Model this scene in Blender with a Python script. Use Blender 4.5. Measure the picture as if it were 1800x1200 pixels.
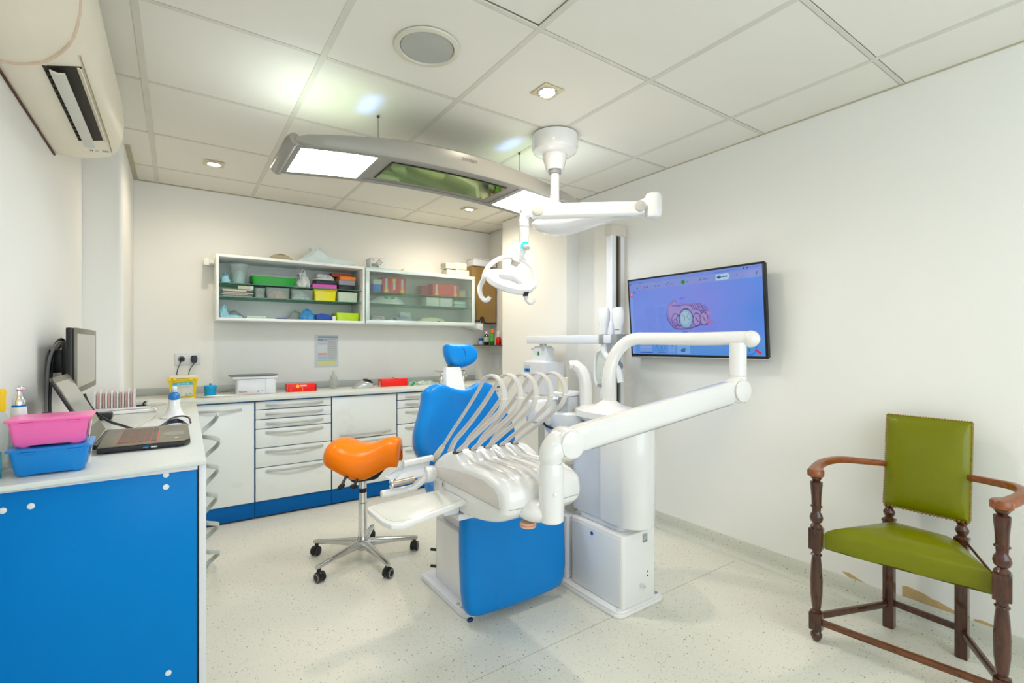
import bpy, bmesh, math, random
from mathutils import Vector, Matrix
random.seed(7)
PI = math.pi
for _o in list(bpy.data.objects): bpy.data.objects.remove(_o)
sc = bpy.context.scene
C = sc.collection
V = Vector
# ------------------------------------------------------------------ camera, world, main lights, exposure
FPX, HY, EYE = 848.0, 604.0, 1.28
YAW = math.atan(588 / FPX)
SY, CY = math.sin(YAW), math.cos(YAW)
cam_d = bpy.data.cameras.new('camera'); cam = bpy.data.objects.new('camera', cam_d); C.objects.link(cam)
cam.location = (0, 0, EYE); cam.rotation_euler = (PI / 2, 0, -YAW)
cam_d.sensor_width = 36; cam_d.lens = 36 * FPX / 1800; cam_d.shift_y = 4 / 1800; cam_d.clip_start = .02
sc.camera = cam
w = bpy.data.worlds.new('daylight'); sc.world = w; w.use_nodes = True
w.node_tree.nodes['Background'].inputs[0].default_value = (.86, .93, 1, 1)
w.node_tree.nodes['Background'].inputs[1].default_value = 1.0
sc.view_settings.view_transform = 'Standard'; sc.view_settings.look = 'None'
sc.view_settings.gamma = 1; sc.view_settings.use_curve_mapping = False
sc.view_settings.exposure = 0.3
def lamp(name, kind, loc, energy, col, size=.1, sy=None, rot=(0, 0, 0), spot=None, spread=None):
    d = bpy.data.lights.new(name, kind); d.energy = energy; d.color = col
    o = bpy.data.objects.new(name, d); C.objects.link(o); o.location = loc; o.rotation_euler = rot
    if kind == 'AREA':
        d.size = size
        if sy: d.shape = 'RECTANGLE'; d.size_y = sy
        if spread: d.spread = spread
    else:
        d.shadow_soft_size = size
    if spot: d.spot_size = spot; d.spot_blend = .9
    return o
# daylight through the wide window behind the camera
lamp('window_light', 'AREA', (1.25, -1.5, 1.45), 31, (.84, .93, 1), 2.7, 1.7, (PI / 2, 0, 0))
DL = [(1.456, 1.803), (.201, 3.80), (2.152, 3.776), (.2, .3), (1.9, -.5)]  # last two are unseen, assumed lamps with no fitting built
for i, (x, y) in enumerate(DL):
    lamp('downlight_lamp', 'SPOT', (x, y, 2.47), (30, 17, 42, 9, 6)[i], (1, .87, .69), .03, rot=(0, 0, 0), spot=3.0)
# ceiling glow of the pendant's up-lights
for x, e in ((.62, .55), (1.86, .5)):
    lamp('pendant_uplight', 'AREA', (x, 2.47, 2.31), e, (.80, 1, .74), .42, .42, (PI, 0, 0), spread=2.9)
for x, a in ((.80, .25), (1.66, -.2)):
    lamp('pendant_blue_edge', 'AREA', (x, 2.42, 2.33), .05, (.18, .32, 1), .02, .20, (PI, 0, 0), spread=.9)
# ------------------------------------------------------------------ points: a pixel seen on a plane of the room
def ray(px, py):
    u = (px - 900) / FPX; v = (py - HY) / FPX
    return V((SY + u * CY, CY - u * SY, -v))
def PX(px, py, x): d = ray(px, py); t = x / d.x; return V((x, d.y * t, EYE + d.z * t))
def PY(px, py, y): d = ray(px, py); t = y / d.y; return V((d.x * t, y, EYE + d.z * t))
def PZ(px, py, z): d = ray(px, py); t = (z - EYE) / d.z; return V((d.x * t, d.y * t, z))
def PDD(px, py, dd): return V((0, 0, EYE)) + ray(px, py) * dd
def cxy(px, y): return ray(px, 604).x / ray(px, 604).y * y
# ------------------------------------------------------------------ materials
def lin(c): return tuple(((x / 255) / 12.92 if x / 255 <= .04045 else ((x / 255 + .055) / 1.055) ** 2.4) for x in c)
MATS = {}
def mat(name, rgb, rough=.5, metal=0, vary=.04, scale=6, bump=0, bscale=60, coat=0, trans=0, alpha=1, emit=0, ior=1.45, ecol=None, stretch=None, rough_var=.08, spec=None):
    if name in MATS: return MATS[name]
    m = bpy.data.materials.new(name); m.use_nodes = True; nt = m.node_tree; N = nt.nodes; L = nt.links
    b = N['Principled BSDF']; c = lin(rgb)
    tc = N.new('ShaderNodeTexCoord'); mp = N.new('ShaderNodeMapping'); L.new(tc.outputs['Object'], mp.inputs[0])
    if stretch: mp.inputs['Scale'].default_value = stretch
    nz = N.new('ShaderNodeTexNoise'); nz.inputs['Scale'].default_value = scale; nz.inputs['Detail'].default_value = 3
    L.new(mp.outputs[0], nz.inputs['Vector'])
    rp = N.new('ShaderNodeValToRGB'); e = rp.color_ramp.elements
    e[0].position = .3; e[1].position = .7
    e[0].color = tuple(max(0, x * (1 - vary)) for x in c) + (1,); e[1].color = tuple(min(1, x * (1 + vary)) for x in c) + (1,)
    L.new(nz.outputs[0], rp.inputs[0]); L.new(rp.outputs[0], b.inputs['Base Color'])
    mr = N.new('ShaderNodeMapRange'); mr.inputs['To Min'].default_value = max(0, rough - rough_var * rough); mr.inputs['To Max'].default_value = min(1, rough + rough_var * rough)
    L.new(nz.outputs[0], mr.inputs[0]); L.new(mr.outputs[0], b.inputs['Roughness'])
    b.inputs['Metallic'].default_value = metal; b.inputs['IOR'].default_value = ior
    b.inputs['Coat Weight'].default_value = coat; b.inputs['Coat Roughness'].default_value = .08
    b.inputs['Transmission Weight'].default_value = trans; b.inputs['Alpha'].default_value = alpha
    if spec is not None: b.inputs['Specular IOR Level'].default_value = spec
    if emit:
        b.inputs['Emission Color'].default_value = (*lin(ecol or rgb), 1); b.inputs['Emission Strength'].default_value = emit
    if bump:
        n2 = N.new('ShaderNodeTexNoise'); n2.inputs['Scale'].default_value = bscale; n2.inputs['Detail'].default_value = 4; L.new(mp.outputs[0], n2.inputs['Vector'])
        bp = N.new('ShaderNodeBump'); bp.inputs['Strength'].default_value = bump; bp.inputs['Distance'].default_value = .002
        L.new(n2.outputs[0], bp.inputs['Height']); L.new(bp.outputs[0], b.inputs['Normal'])
    MATS[name] = m; return m
def clear_mat(name, rgb, mixf=.75, rough=.05):
    """thin clear plastic or glass: mostly see-through, a little gloss and tint"""
    if name in MATS: return MATS[name]
    m = bpy.data.materials.new(name); m.use_nodes = True; nt = m.node_tree; N = nt.nodes; L = nt.links
    N.remove(N['Principled BSDF']); out = N['Material Output']
    tr = N.new('ShaderNodeBsdfTransparent'); tr.inputs[0].default_value = (*lin(rgb), 1)
    pr = N.new('ShaderNodeBsdfPrincipled'); pr.inputs['Base Color'].default_value = (*lin(rgb), 1); pr.inputs['Roughness'].default_value = rough
    nz = N.new('ShaderNodeTexNoise'); nz.inputs['Scale'].default_value = 14
    mr = N.new('ShaderNodeMapRange'); mr.inputs['To Min'].default_value = mixf - .04; mr.inputs['To Max'].default_value = min(1, mixf + .04)
    L.new(nz.outputs[0], mr.inputs[0])
    mx = N.new('ShaderNodeMixShader'); L.new(mr.outputs[0], mx.inputs[0]); L.new(pr.outputs[0], mx.inputs[1]); L.new(tr.outputs[0], mx.inputs[2])
    L.new(mx.outputs[0], out.inputs[0]); MATS[name] = m; return m
def art_mat(name, emit=0):
    if name in MATS: return MATS[name]
    m = bpy.data.materials.new(name); m.use_nodes = True; nt = m.node_tree; N = nt.nodes; L = nt.links
    b = N['Principled BSDF']; a = N.new('ShaderNodeVertexColor'); a.layer_name = 'Col'
    b.inputs['Roughness'].default_value = .45
    if emit:
        b.inputs['Base Color'].default_value = (.01, .01, .01, 1)
        L.new(a.outputs[0], b.inputs['Emission Color']); b.inputs['Emission Strength'].default_value = emit; b.inputs['Roughness'].default_value = .12
    else: L.new(a.outputs[0], b.inputs['Base Color'])
    MATS[name] = m; return m
# ------------------------------------------------------------------ mesh building
def smooth(pts, n=8, closed=False):
    P = [V(p) for p in pts]; out = []; k = len(P)
    segs = k if closed else k - 1
    for i in range(segs):
        p0 = P[(i - 1) % k] if closed or i > 0 else P[0] * 2 - P[1]
        p1 = P[i]; p2 = P[(i + 1) % k]
        p3 = P[(i + 2) % k] if closed or i + 2 < k else P[-1] * 2 - P[-2]
        for j in range(n):
            t = j / n
            out.append(.5 * ((2 * p1) + (-p0 + p2) * t + (2 * p0 - 5 * p1 + 4 * p2 - p3) * t * t + (-p0 + 3 * p1 - 3 * p2 + p3) * t ** 3))
    if not closed: out.append(P[-1].copy())
    return out
class MB:
    def __init__(s): s.b = bmesh.new(); s.cols = None
    def face(s, vs, col=None):
        try: f = s.b.faces.new(vs)
        except ValueError: return None
        return f
    def box(s, x0, x1, y0, y1, z0, z1, bev=0, seg=2, M=None, taper=None):
        tb = bmesh.new()
        r = bmesh.ops.create_cube(tb, size=1)
        for v in tb.verts:
            t = v.co.z + .5
            v.co = V(((x0 + x1) / 2 + v.co.x * (x1 - x0), (y0 + y1) / 2 + v.co.y * (y1 - y0), (z0 + z1) / 2 + v.co.z * (z1 - z0)))
            if taper:
                k = 1 + (taper - 1) * t
                v.co.x = (x0 + x1) / 2 + (v.co.x - (x0 + x1) / 2) * k; v.co.y = (y0 + y1) / 2 + (v.co.y - (y0 + y1) / 2) * k
        if bev: bmesh.ops.bevel(tb, geom=list(tb.edges), offset=bev, segments=seg, profile=.5, affect='EDGES')
        s.add(tb, M); return s
    def vbox(s, x0, x1, y0, y1, z0, z1, r, seg=5, M=None, rs=None):
        """box with rounded vertical corners (rs: only some corners as a set of 0..3, counter-clockwise from x0,y0)"""
        pts = []
        for i, (cx, cy, a0) in enumerate(((x0, y0, PI), (x1, y0, 1.5 * PI), (x1, y1, 0), (x0, y1, .5 * PI))):
            if rs is not None and i not in rs: pts.append((cx, cy)); continue
            ccx = cx + (r if cx == x0 else -r); ccy = cy + (r if cy == y0 else -r)
            for k in range(seg + 1):
                a = a0 + (PI / 2) * k / seg; pts.append((ccx + r * math.cos(a), ccy + r * math.sin(a)))
        return s.prism(pts, z0, z1, M=M, soft=min(.006, (z1 - z0) / 4))
    def add(s, tb, M=None):
        if M is not None: bmesh.ops.transform(tb, matrix=M, verts=tb.verts)
        me = bpy.data.meshes.new('tmp'); tb.to_mesh(me); tb.free(); s.b.from_mesh(me); bpy.data.meshes.remove(me)
    def prism(s, poly, a0, a1, axis='z', M=None, soft=0):
        def mp(p, a):
            if axis == 'z': return V((p[0], p[1], a))
            if axis == 'y': return V((p[0], a, p[1]))
            return V((a, p[0], p[1]))
        if axis == 'f': pass
        tb = bmesh.new(); n = len(poly)
        A = [tb.verts.new(mp(p, a0)) for p in poly]; B = [tb.verts.new(mp(p, a1)) for p in poly]
        tb.faces.new(A); tb.faces.new(B[::-1])
        for i in range(n): tb.faces.new((A[i], B[i], B[(i + 1) % n], A[(i + 1) % n]))
        bmesh.ops.recalc_face_normals(tb, faces=tb.faces)
        if soft:
            es = [e for f in tb.faces if len(f.verts) == n and n > 2 and (all(v in A for v in f.verts) or all(v in B for v in f.verts)) for e in f.edges]
            bmesh.ops.bevel(tb, geom=list(set(es)), offset=soft, segments=2, profile=.5, affect='EDGES')
        s.add(tb, M); return s
    def loft(s, rings, cap=True, closed=True, M=None, loop=False):
        tb = bmesh.new(); R = [[tb.verts.new(V(p)) for p in r] for r in rings]; n = len(R[0])
        m = len(R); rng = m if loop else m - 1
        for i in range(rng):
            a, b = R[i], R[(i + 1) % m]
            for j in range(n if closed else n - 1):
                k = (j + 1) % n
                try: tb.faces.new((a[j], a[k], b[k], b[j]))
                except ValueError: pass
        if cap and not loop and closed:
            tb.faces.new(R[0][::-1]); tb.faces.new(R[-1])
        if closed: bmesh.ops.recalc_face_normals(tb, faces=tb.faces)
        s.add(tb, M); return s
    def tube(s, pts, r, n=12, closed=False, cap=True, flat=None, up=None, M=None):
        """r: number, list, or flat=(w,h) half sizes with 'up' the direction of h"""
        P = [V(p) for p in pts]; m = len(P); rings = []
        T = []
        for i in range(m):
            a = P[(i - 1) % m] if closed or i > 0 else P[i]; b = P[(i + 1) % m] if closed or i < m - 1 else P[i]
            t = (b - a); T.append(t.normalized() if t.length > 1e-9 else V((0, 0, 1)))
        nn = V(up) if up is not None else (V((0, 0, 1)) if abs(T[0].z) < .9 else V((1, 0, 0)))
        nn = (nn - T[0] * nn.dot(T[0])).normalized()
        for i in range(m):
            if up is not None: q = V(up)
            else: q = nn
            q = q - T[i] * q.dot(T[i])
            q = q.normalized() if q.length > 1e-6 else nn
            nn = q; bb = T[i].cross(q)
            rr = r[i] if isinstance(r, (list, tuple)) else r
            if flat:
                wv, hv = (flat[i] if isinstance(flat[0], (list, tuple)) else flat)
                e = 4
                ring = []
                for k in range(n):
                    a = 2 * PI * (k + .5) / n; ca, sa = math.cos(a), math.sin(a)
                    ring.append(P[i] + bb * (wv * math.copysign(abs(ca) ** (2 / e), ca)) + q * (hv * math.copysign(abs(sa) ** (2 / e), sa)))
            else: ring = [P[i] + (bb * math.cos(2 * PI * k / n) + q * math.sin(2 * PI * k / n)) * rr for k in range(n)]
            rings.append(ring)
        return s.loft(rings, cap=cap and not closed, M=M, loop=closed)
    def cyl(s, p0, p1, r0, r1=None, n=24, soft=0, M=None):
        r1 = r0 if r1 is None else r1; p0, p1 = V(p0), V(p1)
        if soft:
            d = (p1 - p0).normalized() * soft
            return s.tube([p0, p0 + d * .3, p0 + d, p1 - d, p1 - d * .3, p1], [r0 - soft, r0 - soft * .3, r0, r1, r1 - soft * .3, r1 - soft], n=n, M=M)
        return s.tube([p0, p1], [r0, r1], n=n, M=M)
    def lathe(s, prof, c=(0, 0, 0), n=32, M=None, sx=1, sy=1, cap=True):
        c = V(c); return s.loft([[c + V((math.cos(2 * PI * k / n) * r * sx, math.sin(2 * PI * k / n) * r * sy, z)) for k in range(n)] for r, z in prof], M=M, cap=cap)
    def ball(s, c, r, n=16, M=None):
        tb = bmesh.new(); bmesh.ops.create_uvsphere(tb, u_segments=n, v_segments=max(6, n // 2), radius=1)
        rr = r if isinstance(r, (tuple, list)) else (r, r, r)
        for v in tb.verts: v.co = V((v.co.x * rr[0], v.co.y * rr[1], v.co.z * rr[2])) + V(c)
        s.add(tb, M); return s
    def slab(s, poly, M, th, prof=None, back=True):
        """cushion: 2D outline poly in M's xy plane, thickness th along M's z"""
        cx = sum(p[0] for p in poly) / len(poly); cy = sum(p[1] for p in poly) / len(poly)
        pr = prof or [(.93, -.5), (.975, -.45), (.995, -.25), (1, 0), (.99, .2), (.965, .38), (.92, .46), (.8, .5), (.5, .52), (.2, .53), (.02, .53)]
        return s.loft([[V((cx + (x - cx) * k, cy + (y - cy) * k, h * th)) for x, y in poly] for k, h in pr], M=M)
    def heap(s, c, rx, ry, h, n=18, m=6, jit=.35, seed=1):
        """crumpled sheet or bag: a lumpy dome that rests on z=c.z"""
        rnd = random.Random(seed); tb = bmesh.new(); c = V(c)
        rings = []
        for i in range(m + 1):
            t = i / m; rad = math.cos(t * PI / 2) ** .8; ring = []
            for k in range(n):
                a = 2 * PI * k / n; j = 1 + rnd.uniform(-jit, jit) * (.6 if i == 0 else 1)
                zz = max(0, h * math.sin(t * PI / 2) * (1 + rnd.uniform(-jit, jit) * .7)) if i else 0
                ring.append(c + V((rx * rad * j * math.cos(a), ry * rad * j * math.sin(a), zz)))
            rings.append(ring)
        return s.loft(rings)
    def mesh(s, name, org):
        me = bpy.data.meshes.new(name)
        for v in s.b.verts: v.co -= org
        s.b.to_mesh(me); s.b.free()
        me.polygons.foreach_set('use_smooth', [True] * len(me.polygons))
        try: me.set_sharp_from_angle(angle=math.radians(38))
        except Exception: pass
        return me
ORG = {}
def thing(name, label, cat, loc=(0, 0, 0), rz=0, group=None, local=False):
    o = bpy.data.objects.new(name, None); C.objects.link(o); o.location = loc; o.rotation_euler = (0, 0, rz); o.empty_display_size = .05
    o['label'] = label; o['category'] = cat
    if group: o['group'] = group
    ORG[o] = V((0, 0, 0)) if (local or rz) else V(loc)
    return o
def part(name, mb, m, parent, label=None, kind=None):
    org = ORG[parent]
    if isinstance(mb, MB): me = mb.mesh(name, org)
    else: me = mb
    if m: me.materials.append(m)
    o = bpy.data.objects.new(name, me); C.objects.link(o); o.parent = parent; ORG[o] = org
    if label: o['label'] = label
    if kind: o['kind'] = kind
    return o
def one(name, mb, m, label, cat, group=None, kind=None):
    xs = [v.co for v in mb.b.verts]
    org = V(((min(v.x for v in xs) + max(v.x for v in xs)) / 2, (min(v.y for v in xs) + max(v.y for v in xs)) / 2, min(v.z for v in xs)))
    me = mb.mesh(name, org); me.materials.append(m)
    o = bpy.data.objects.new(name, me); C.objects.link(o); o.location = org; ORG[o] = org
    o['label'] = label; o['category'] = cat
    if group: o['group'] = group
    if kind: o['kind'] = kind
    return o
def struct(name, mb, m, parent=None):
    me = mb.mesh(name, V((0, 0, 0))); me.materials.append(m)
    o = bpy.data.objects.new(name, me); C.objects.link(o); ORG[o] = V((0, 0, 0))
    if parent: o.parent = parent
    o['kind'] = 'structure'
    return o
def frame(o, u, v):
    u = V(u).normalized(); v = V(v); v = (v - u * v.dot(u)).normalized(); n = u.cross(v)
    return Matrix(((u.x, v.x, n.x, o[0]), (u.y, v.y, n.y, o[1]), (u.z, v.z, n.z, o[2]), (0, 0, 0, 1)))
class Art:
    """flat print: coloured shapes in the xy plane of a frame, each a hair above the last"""
    def __init__(s, M, org): s.M = M; s.v = []; s.f = []; s.c = []; s.k = 0; s.org = V(org)
    def poly(s, pts, col):
        s.k += 1; i = len(s.v)
        for x, y in pts: s.v.append(tuple(s.M @ V((x, y, .0004 + .00004 * s.k)) - s.org))
        s.f.append(tuple(range(i, i + len(pts)))); s.c.append((*lin(col), 1)); return s
    def rect(s, x0, y0, x1, y1, col): return s.poly([(x0, y0), (x1, y0), (x1, y1), (x0, y1)], col)
    def disc(s, x, y, r, col, ry=None, n=20): return s.poly([(x + r * math.cos(2 * PI * k / n), y + (ry or r) * math.sin(2 * PI * k / n)) for k in range(n)], col)
    def ringarc(s, x, y, r, w, col, a0=0, a1=2 * PI, n=24, sy=1):
        for k in range(n):
            a = a0 + (a1 - a0) * k / n; b = a0 + (a1 - a0) * (k + 1) / n
            s.poly([(x + (r - w) * math.cos(a), y + sy * (r - w) * math.sin(a)), (x + r * math.cos(a), y + sy * r * math.sin(a)), (x + r * math.cos(b), y + sy * r * math.sin(b)), (x + (r - w) * math.cos(b), y + sy * (r - w) * math.sin(b))], col); s.k -= 1
        s.k += 1; return s
    def line(s, p, q, w, col):
        p = V((*p, 0)); q = V((*q, 0)); d = (q - p).normalized(); e = V((-d.y, d.x, 0)) * w / 2
        return s.poly([tuple((p + e)[:2]), tuple((p - e)[:2]), tuple((q - e)[:2]), tuple((q + e)[:2])], col)
    def stroke(s, pts, w, col):
        for a, b in zip(pts, pts[1:]): s.line(a, b, w, col)
        return s
    def build(s, name, parent, emit=0):
        me = bpy.data.meshes.new(name); me.from_pydata(s.v, [], s.f)
        ca = me.color_attributes.new('Col', 'FLOAT_COLOR', 'CORNER'); i = 0
        for p, c in zip(me.polygons, s.c):
            for li in p.loop_indices: ca.data[li].color = c
        me.update()
        return part(name, me, art_mat('screen_print' if emit else 'flat_print', emit), parent)
def text(string, size, M, org, name, m, parent, depth=.0006, align='CENTER', sx=1):
    cu = bpy.data.curves.new('t', 'FONT'); cu.body = string; cu.size = size; cu.extrude = depth; cu.align_x = align; cu.align_y = 'CENTER'; cu.resolution_u = 3
    ob = bpy.data.objects.new('t', cu); C.objects.link(ob); bpy.context.view_layer.update()
    me = bpy.data.meshes.new_from_object(ob.evaluated_get(bpy.context.evaluated_depsgraph_get()))
    bpy.data.objects.remove(ob); bpy.data.curves.remove(cu)
    for v in me.vertices: v.co = M @ V((v.co.x * sx, v.co.y, v.co.z)) - V(org)
    me.name = name; me.materials.clear()
    return part(name, me, m, parent)
def copy_tree(o, parent=None):
    c = o.copy(); C.objects.link(c); c.parent = parent; ORG[c] = ORG[o]
    for ch in list(o.children): copy_tree(ch, c)
    return c
# ------------------------------------------------------------------ the materials
WALL = mat('warm_white_wall_paint', (240, 239, 233), .6, vary=.012, scale=1.5, bump=.12, bscale=220)
TILE = mat('ceiling_tile_white', (232, 229, 219), .85, vary=.02, scale=1.3, bump=.15, bscale=400)
BAR = mat('ceiling_bar_white', (214, 211, 199), .5)
PANEL = mat('white_splash_panel', (238, 240, 235), .35, vary=.01)
WHITE = mat('glossy_white_plastic', (237, 236, 234), .16, vary=.01, coat=.4)
WHITE2 = mat('satin_white_enamel', (226, 228, 232), .3, vary=.012, coat=.15)
GREYW = mat('cool_grey_enamel', (198, 201, 205), .32, vary=.012)
OFFW = mat('cream_plastic', (224, 216, 196), .4)
CAB = mat('white_cabinet_lacquer', (238, 242, 238), .28, vary=.01, coat=.15)
TOP = mat('pale_grey_worktop', (218, 222, 215), .28, vary=.012, scale=60)
ALU = mat('brushed_aluminium', (196, 197, 194), .34, metal=.75, stretch=(1, 40, 40), scale=8)
HANDLE = mat('satin_grey_handle', (196, 196, 191), .34, metal=.25)
CHROME = mat('polished_chrome', (228, 228, 228), .1, metal=1, vary=.02)
CASTALU = mat('polished_cast_aluminium', (205, 205, 203), .17, metal=1, vary=.04, scale=20)
BLUEP = mat('blue_laminate', (0, 127, 206), .3, vary=.015, spec=.12)
BLUED = mat('dark_blue_plinth', (0, 96, 168), .3, vary=.02, spec=.15)
BLUEV = mat('blue_vinyl_upholstery', (0, 126, 204), .28, vary=.02, spec=.3, bump=.06, bscale=300)
ORANGE = mat('orange_leather', (255, 128, 2), .28, vary=.03, spec=.3, bump=.08, bscale=260)
BLACK = mat('black_plastic', (22, 22, 24), .35)
RUBBER = mat('black_rubber', (38, 38, 40), .55)
DARKG = mat('dark_grey_plastic', (66, 68, 70), .4)
MIDG = mat('mid_grey_plastic', (150, 152, 152), .45)
HOSE = mat('warm_grey_hose', (208, 203, 198), .35, vary=.015)
TRIMHI = mat('pale_arm_edge', (238, 232, 228), .3)
GREENL = mat('olive_green_leather', (120, 124, 0), .26, vary=.08, scale=4, spec=.4, bump=.1, bscale=180)
WOOD = mat('dark_turned_oak', (70, 32, 13), .25, vary=.5, scale=9, coat=.6, stretch=(9, 9, 1.2))
WOODL = mat('honey_worn_oak', (138, 72, 24), .32, vary=.3, scale=7, coat=.35, stretch=(2, 9, 9))
BRASS = mat('aged_brass_nail', (164, 122, 56), .3, metal=.9)
RED = mat('red_card', (238, 26, 14), .35, vary=.03)
YEL = mat('yellow_plastic', (240, 206, 0), .35, vary=.03)
CYAN = mat('bright_blue_plastic', (10, 160, 214), .35, vary=.03)
def solid(name, rgb, r=.4, **k): return mat(name, rgb, r, **k)
# floor: speckled vinyl
FL = mat('speckled_vinyl', (222, 220, 206), .33, vary=.02, scale=2)
def speckle(m, sc1=55):
    nt = m.node_tree; N = nt.nodes; L = nt.links; b = N['Principled BSDF']
    src = b.inputs['Base Color'].links[0].from_socket; tc = [n for n in N if n.type == 'TEX_COORD'][0]
    last = src
    for scale, thr, col in ((sc1, .11, (118, 118, 104)), (sc1 * 1.9, .13, (150, 146, 128)), (sc1 * .8, .09, (238, 236, 220)), (sc1 * 1.3, .10, (176, 156, 128))):
        vo = N.new('ShaderNodeTexVoronoi'); vo.inputs['Scale'].default_value = scale; vo.inputs['Randomness'].default_value = 1
        nz = N.new('ShaderNodeTexNoise'); nz.inputs['Scale'].default_value = scale * 1.5
        mixv = N.new('ShaderNodeVectorMath'); mixv.operation = 'MULTIPLY_ADD'; mixv.inputs[1].default_value = (.012,) * 3
        L.new(tc.outputs['Object'], nz.inputs['Vector']); L.new(nz.outputs['Color'], mixv.inputs[0]); L.new(tc.outputs['Object'], mixv.inputs[2]); L.new(mixv.outputs[0], vo.inputs['Vector'])
        # only some cells carry a fleck
        wn = N.new('ShaderNodeSeparateColor'); L.new(vo.outputs['Color'], wn.inputs[0])
        g = N.new('ShaderNodeMath'); g.operation = 'GREATER_THAN'; g.inputs[1].default_value = .55; L.new(wn.outputs[0], g.inputs[0])
        mt = N.new('ShaderNodeMath'); mt.operation = 'LESS_THAN'; mt.inputs[1].default_value = thr * 1.35; L.new(vo.outputs['Distance'], mt.inputs[0])
        mu = N.new('ShaderNodeMath'); mu.operation = 'MULTIPLY'; L.new(g.outputs[0], mu.inputs[0]); L.new(mt.outputs[0], mu.inputs[1])
        mx = N.new('ShaderNodeMix'); mx.data_type = 'RGBA'; L.new(mu.outputs[0], mx.inputs[0]); L.new(last, mx.inputs[6]); mx.inputs[7].default_value = (*lin(col), 1)
        last = mx.outputs[2]
    L.new(last, b.inputs['Base Color'])
speckle(FL)
SK = mat('speckled_vinyl_cove', (208, 208, 194), .4, vary=.02, scale=2); speckle(SK, 60)
# ------------------------------------------------------------------ the room
XR, YB, H = 2.78, 4.5, 2.49
Y0 = -1.62
floor = struct('floor', MB().box(-.6, 2.95, Y0, 4.62, -.08, 0), FL)
struct('floor_seam', MB().box(.1, 2.7, 1.588, 1.5905, 0, .0007), solid('seam_weld', (180, 176, 158), .5), floor)
struct('wall_back', MB().box(-.265, 2.83, YB, 4.62, 0, 2.6), WALL)
struct('wall_right', MB().box(XR, 2.95, Y0, 3.03, 0, 2.6), WALL)
struct('wall_right_pier', MB().prism([(2.65, 3.0301), (2.65, 3.99), (2.83, 3.99), (2.83, 4.62), (2.95, 4.62), (2.95, 3.0301)], 0, 2.6), WALL)
_col = [(-.265 - .03 * (1 - math.sin(a)), 3.71 + .03 * (1 - math.cos(a))) for a in [PI / 2 * k / 6 for k in range(7)]]
struct('wall_left', MB().box(-.6, -.452, Y0, 3.7099, 0, 2.6), WALL)
struct('wall_left_pier', MB().prism([(-.6, 3.71), (-.452, 3.71)] + [(x, y) for x, y in _col] + [(-.265, 4.62), (-.6, 4.62)], 0, 2.6), WALL)
wf = MB()
for b in ((-.6, -.15, 0, 2.6), (2.65, 2.95, 0, 2.6), (-.15, 2.65, 0, .55), (-.15, 2.65, 2.33, 2.6)): wf.box(b[0], b[1], Y0 - .12, Y0, b[2], b[3])
struct('wall_front', wf, WALL)
win = struct('window_1', MB().box(-.15, 2.65, Y0 - .07, Y0 - .03, .55, .61).box(-.15, 2.65, Y0 - .07, Y0 - .03, 2.27, 2.33).box(-.15, -.09, Y0 - .07, Y0 - .03, .61, 2.27).box(2.59, 2.65, Y0 - .07, Y0 - .03, .61, 2.27).box(1.22, 1.28, Y0 - .07, Y0 - .03, .61, 2.27), WHITE2)
for x0, x1 in ((-.09, 1.22), (1.28, 2.59)):
    p_ = struct('window_pane', MB().box(x0, x1, Y0 - .055, Y0 - .047, .61, 2.27), clear_mat('window_glass', (245, 250, 250), .9), win)
ceiling = struct('ceiling', MB().box(-.6, 2.95, Y0 - .12, 4.62, 2.55, 2.62), solid('plenum_grey', (120, 118, 110), .8))
GX = [-.775, -.125, .505, 1.146, 1.787, 2.44, 3.08]; GY = [-2.5, -1.83, -1.17, -.51, .15, .81, 1.466, 2.13, 2.79, 3.462, 4.11, 4.77]
def clipx(x): return max(-.47, min(XR + .03, x))
def clipy(y): return max(Y0, min(YB, y))
for i in range(6):
    for j in range(11):
        x0, x1, y0, y1 = clipx(GX[i]), clipx(GX[i + 1]), clipy(GY[j]), clipy(GY[j + 1])
        if x1 - x0 < .03 or y1 - y0 < .03: continue
        g = .0115
        dz = .006 if (i, j) == (2, 5) else random.uniform(-.0006, .0006)
        t = MB().box(x0 + g, x1 - g, y0 + g, y1 - g, H + .001 + dz, H + .016 + dz, .0012, 1)
        struct('ceiling_tile', t, TILE, ceiling)
for x in GX[1:-1]: struct('ceiling_grid_bar', MB().box(x - .013, x + .013, Y0, YB, H - .0015, H + .004, .0007, 1).box(x - .002, x + .002, Y0, YB, H + .004, H + .04), BAR, ceiling)
for y in GY[2:-1]:
    struct('ceiling_grid_bar', MB().box(-.452, XR + .03, y - .009, y + .009, H - .0005, H + .004, .0007, 1).box(-.452, XR, y - .002, y + .002, H + .004, H + .04), BAR, ceiling)
TR = solid('ceiling_edge_trim', (186, 178, 152), .6)
for n, b in (('trim_1', (XR - .006, XR, Y0, 3.03)), ('trim_2', (2.644, 2.65, 3.03, 3.99)), ('trim_3', (-.262, 2.83, YB - .006, YB)), ('trim_4', (-.265, -.238, 3.74, YB - .006)), ('trim_5', (-.452, -.29, 3.702, 3.709)), ('trim_6', (-.452, -.44, Y0, 3.70)), ('trim_7', (2.65, XR, 3.022, 3.03))):
    struct(n, MB().box(b[0], b[1], b[2], b[3], H - .005, H + .004), TR)
# cove skirting
def cove(name, x, y0, y1, sgn):
    pr = [(0, 0), (-.045, 0), (-.03, .003), (-.016, .012), (-.007, .028), (-.004, .05), (-.004, .1), (-.002, .103), (0, .103)]
    struct(name, MB().prism([(x + sgn * -a if sgn < 0 else x + a, z) for a, z in pr], y0, y1, axis='y'), SK)
cove('baseboard_right', XR, Y0, 3.03, 1)
struct('baseboard_back', MB().box(2.6, 2.65, 3.03, 3.93, 0, .1, .004), SK)
struct('baseboard_left', MB().box(-.452, -.44, Y0, 1.85, 0, .1, .004), SK)
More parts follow.
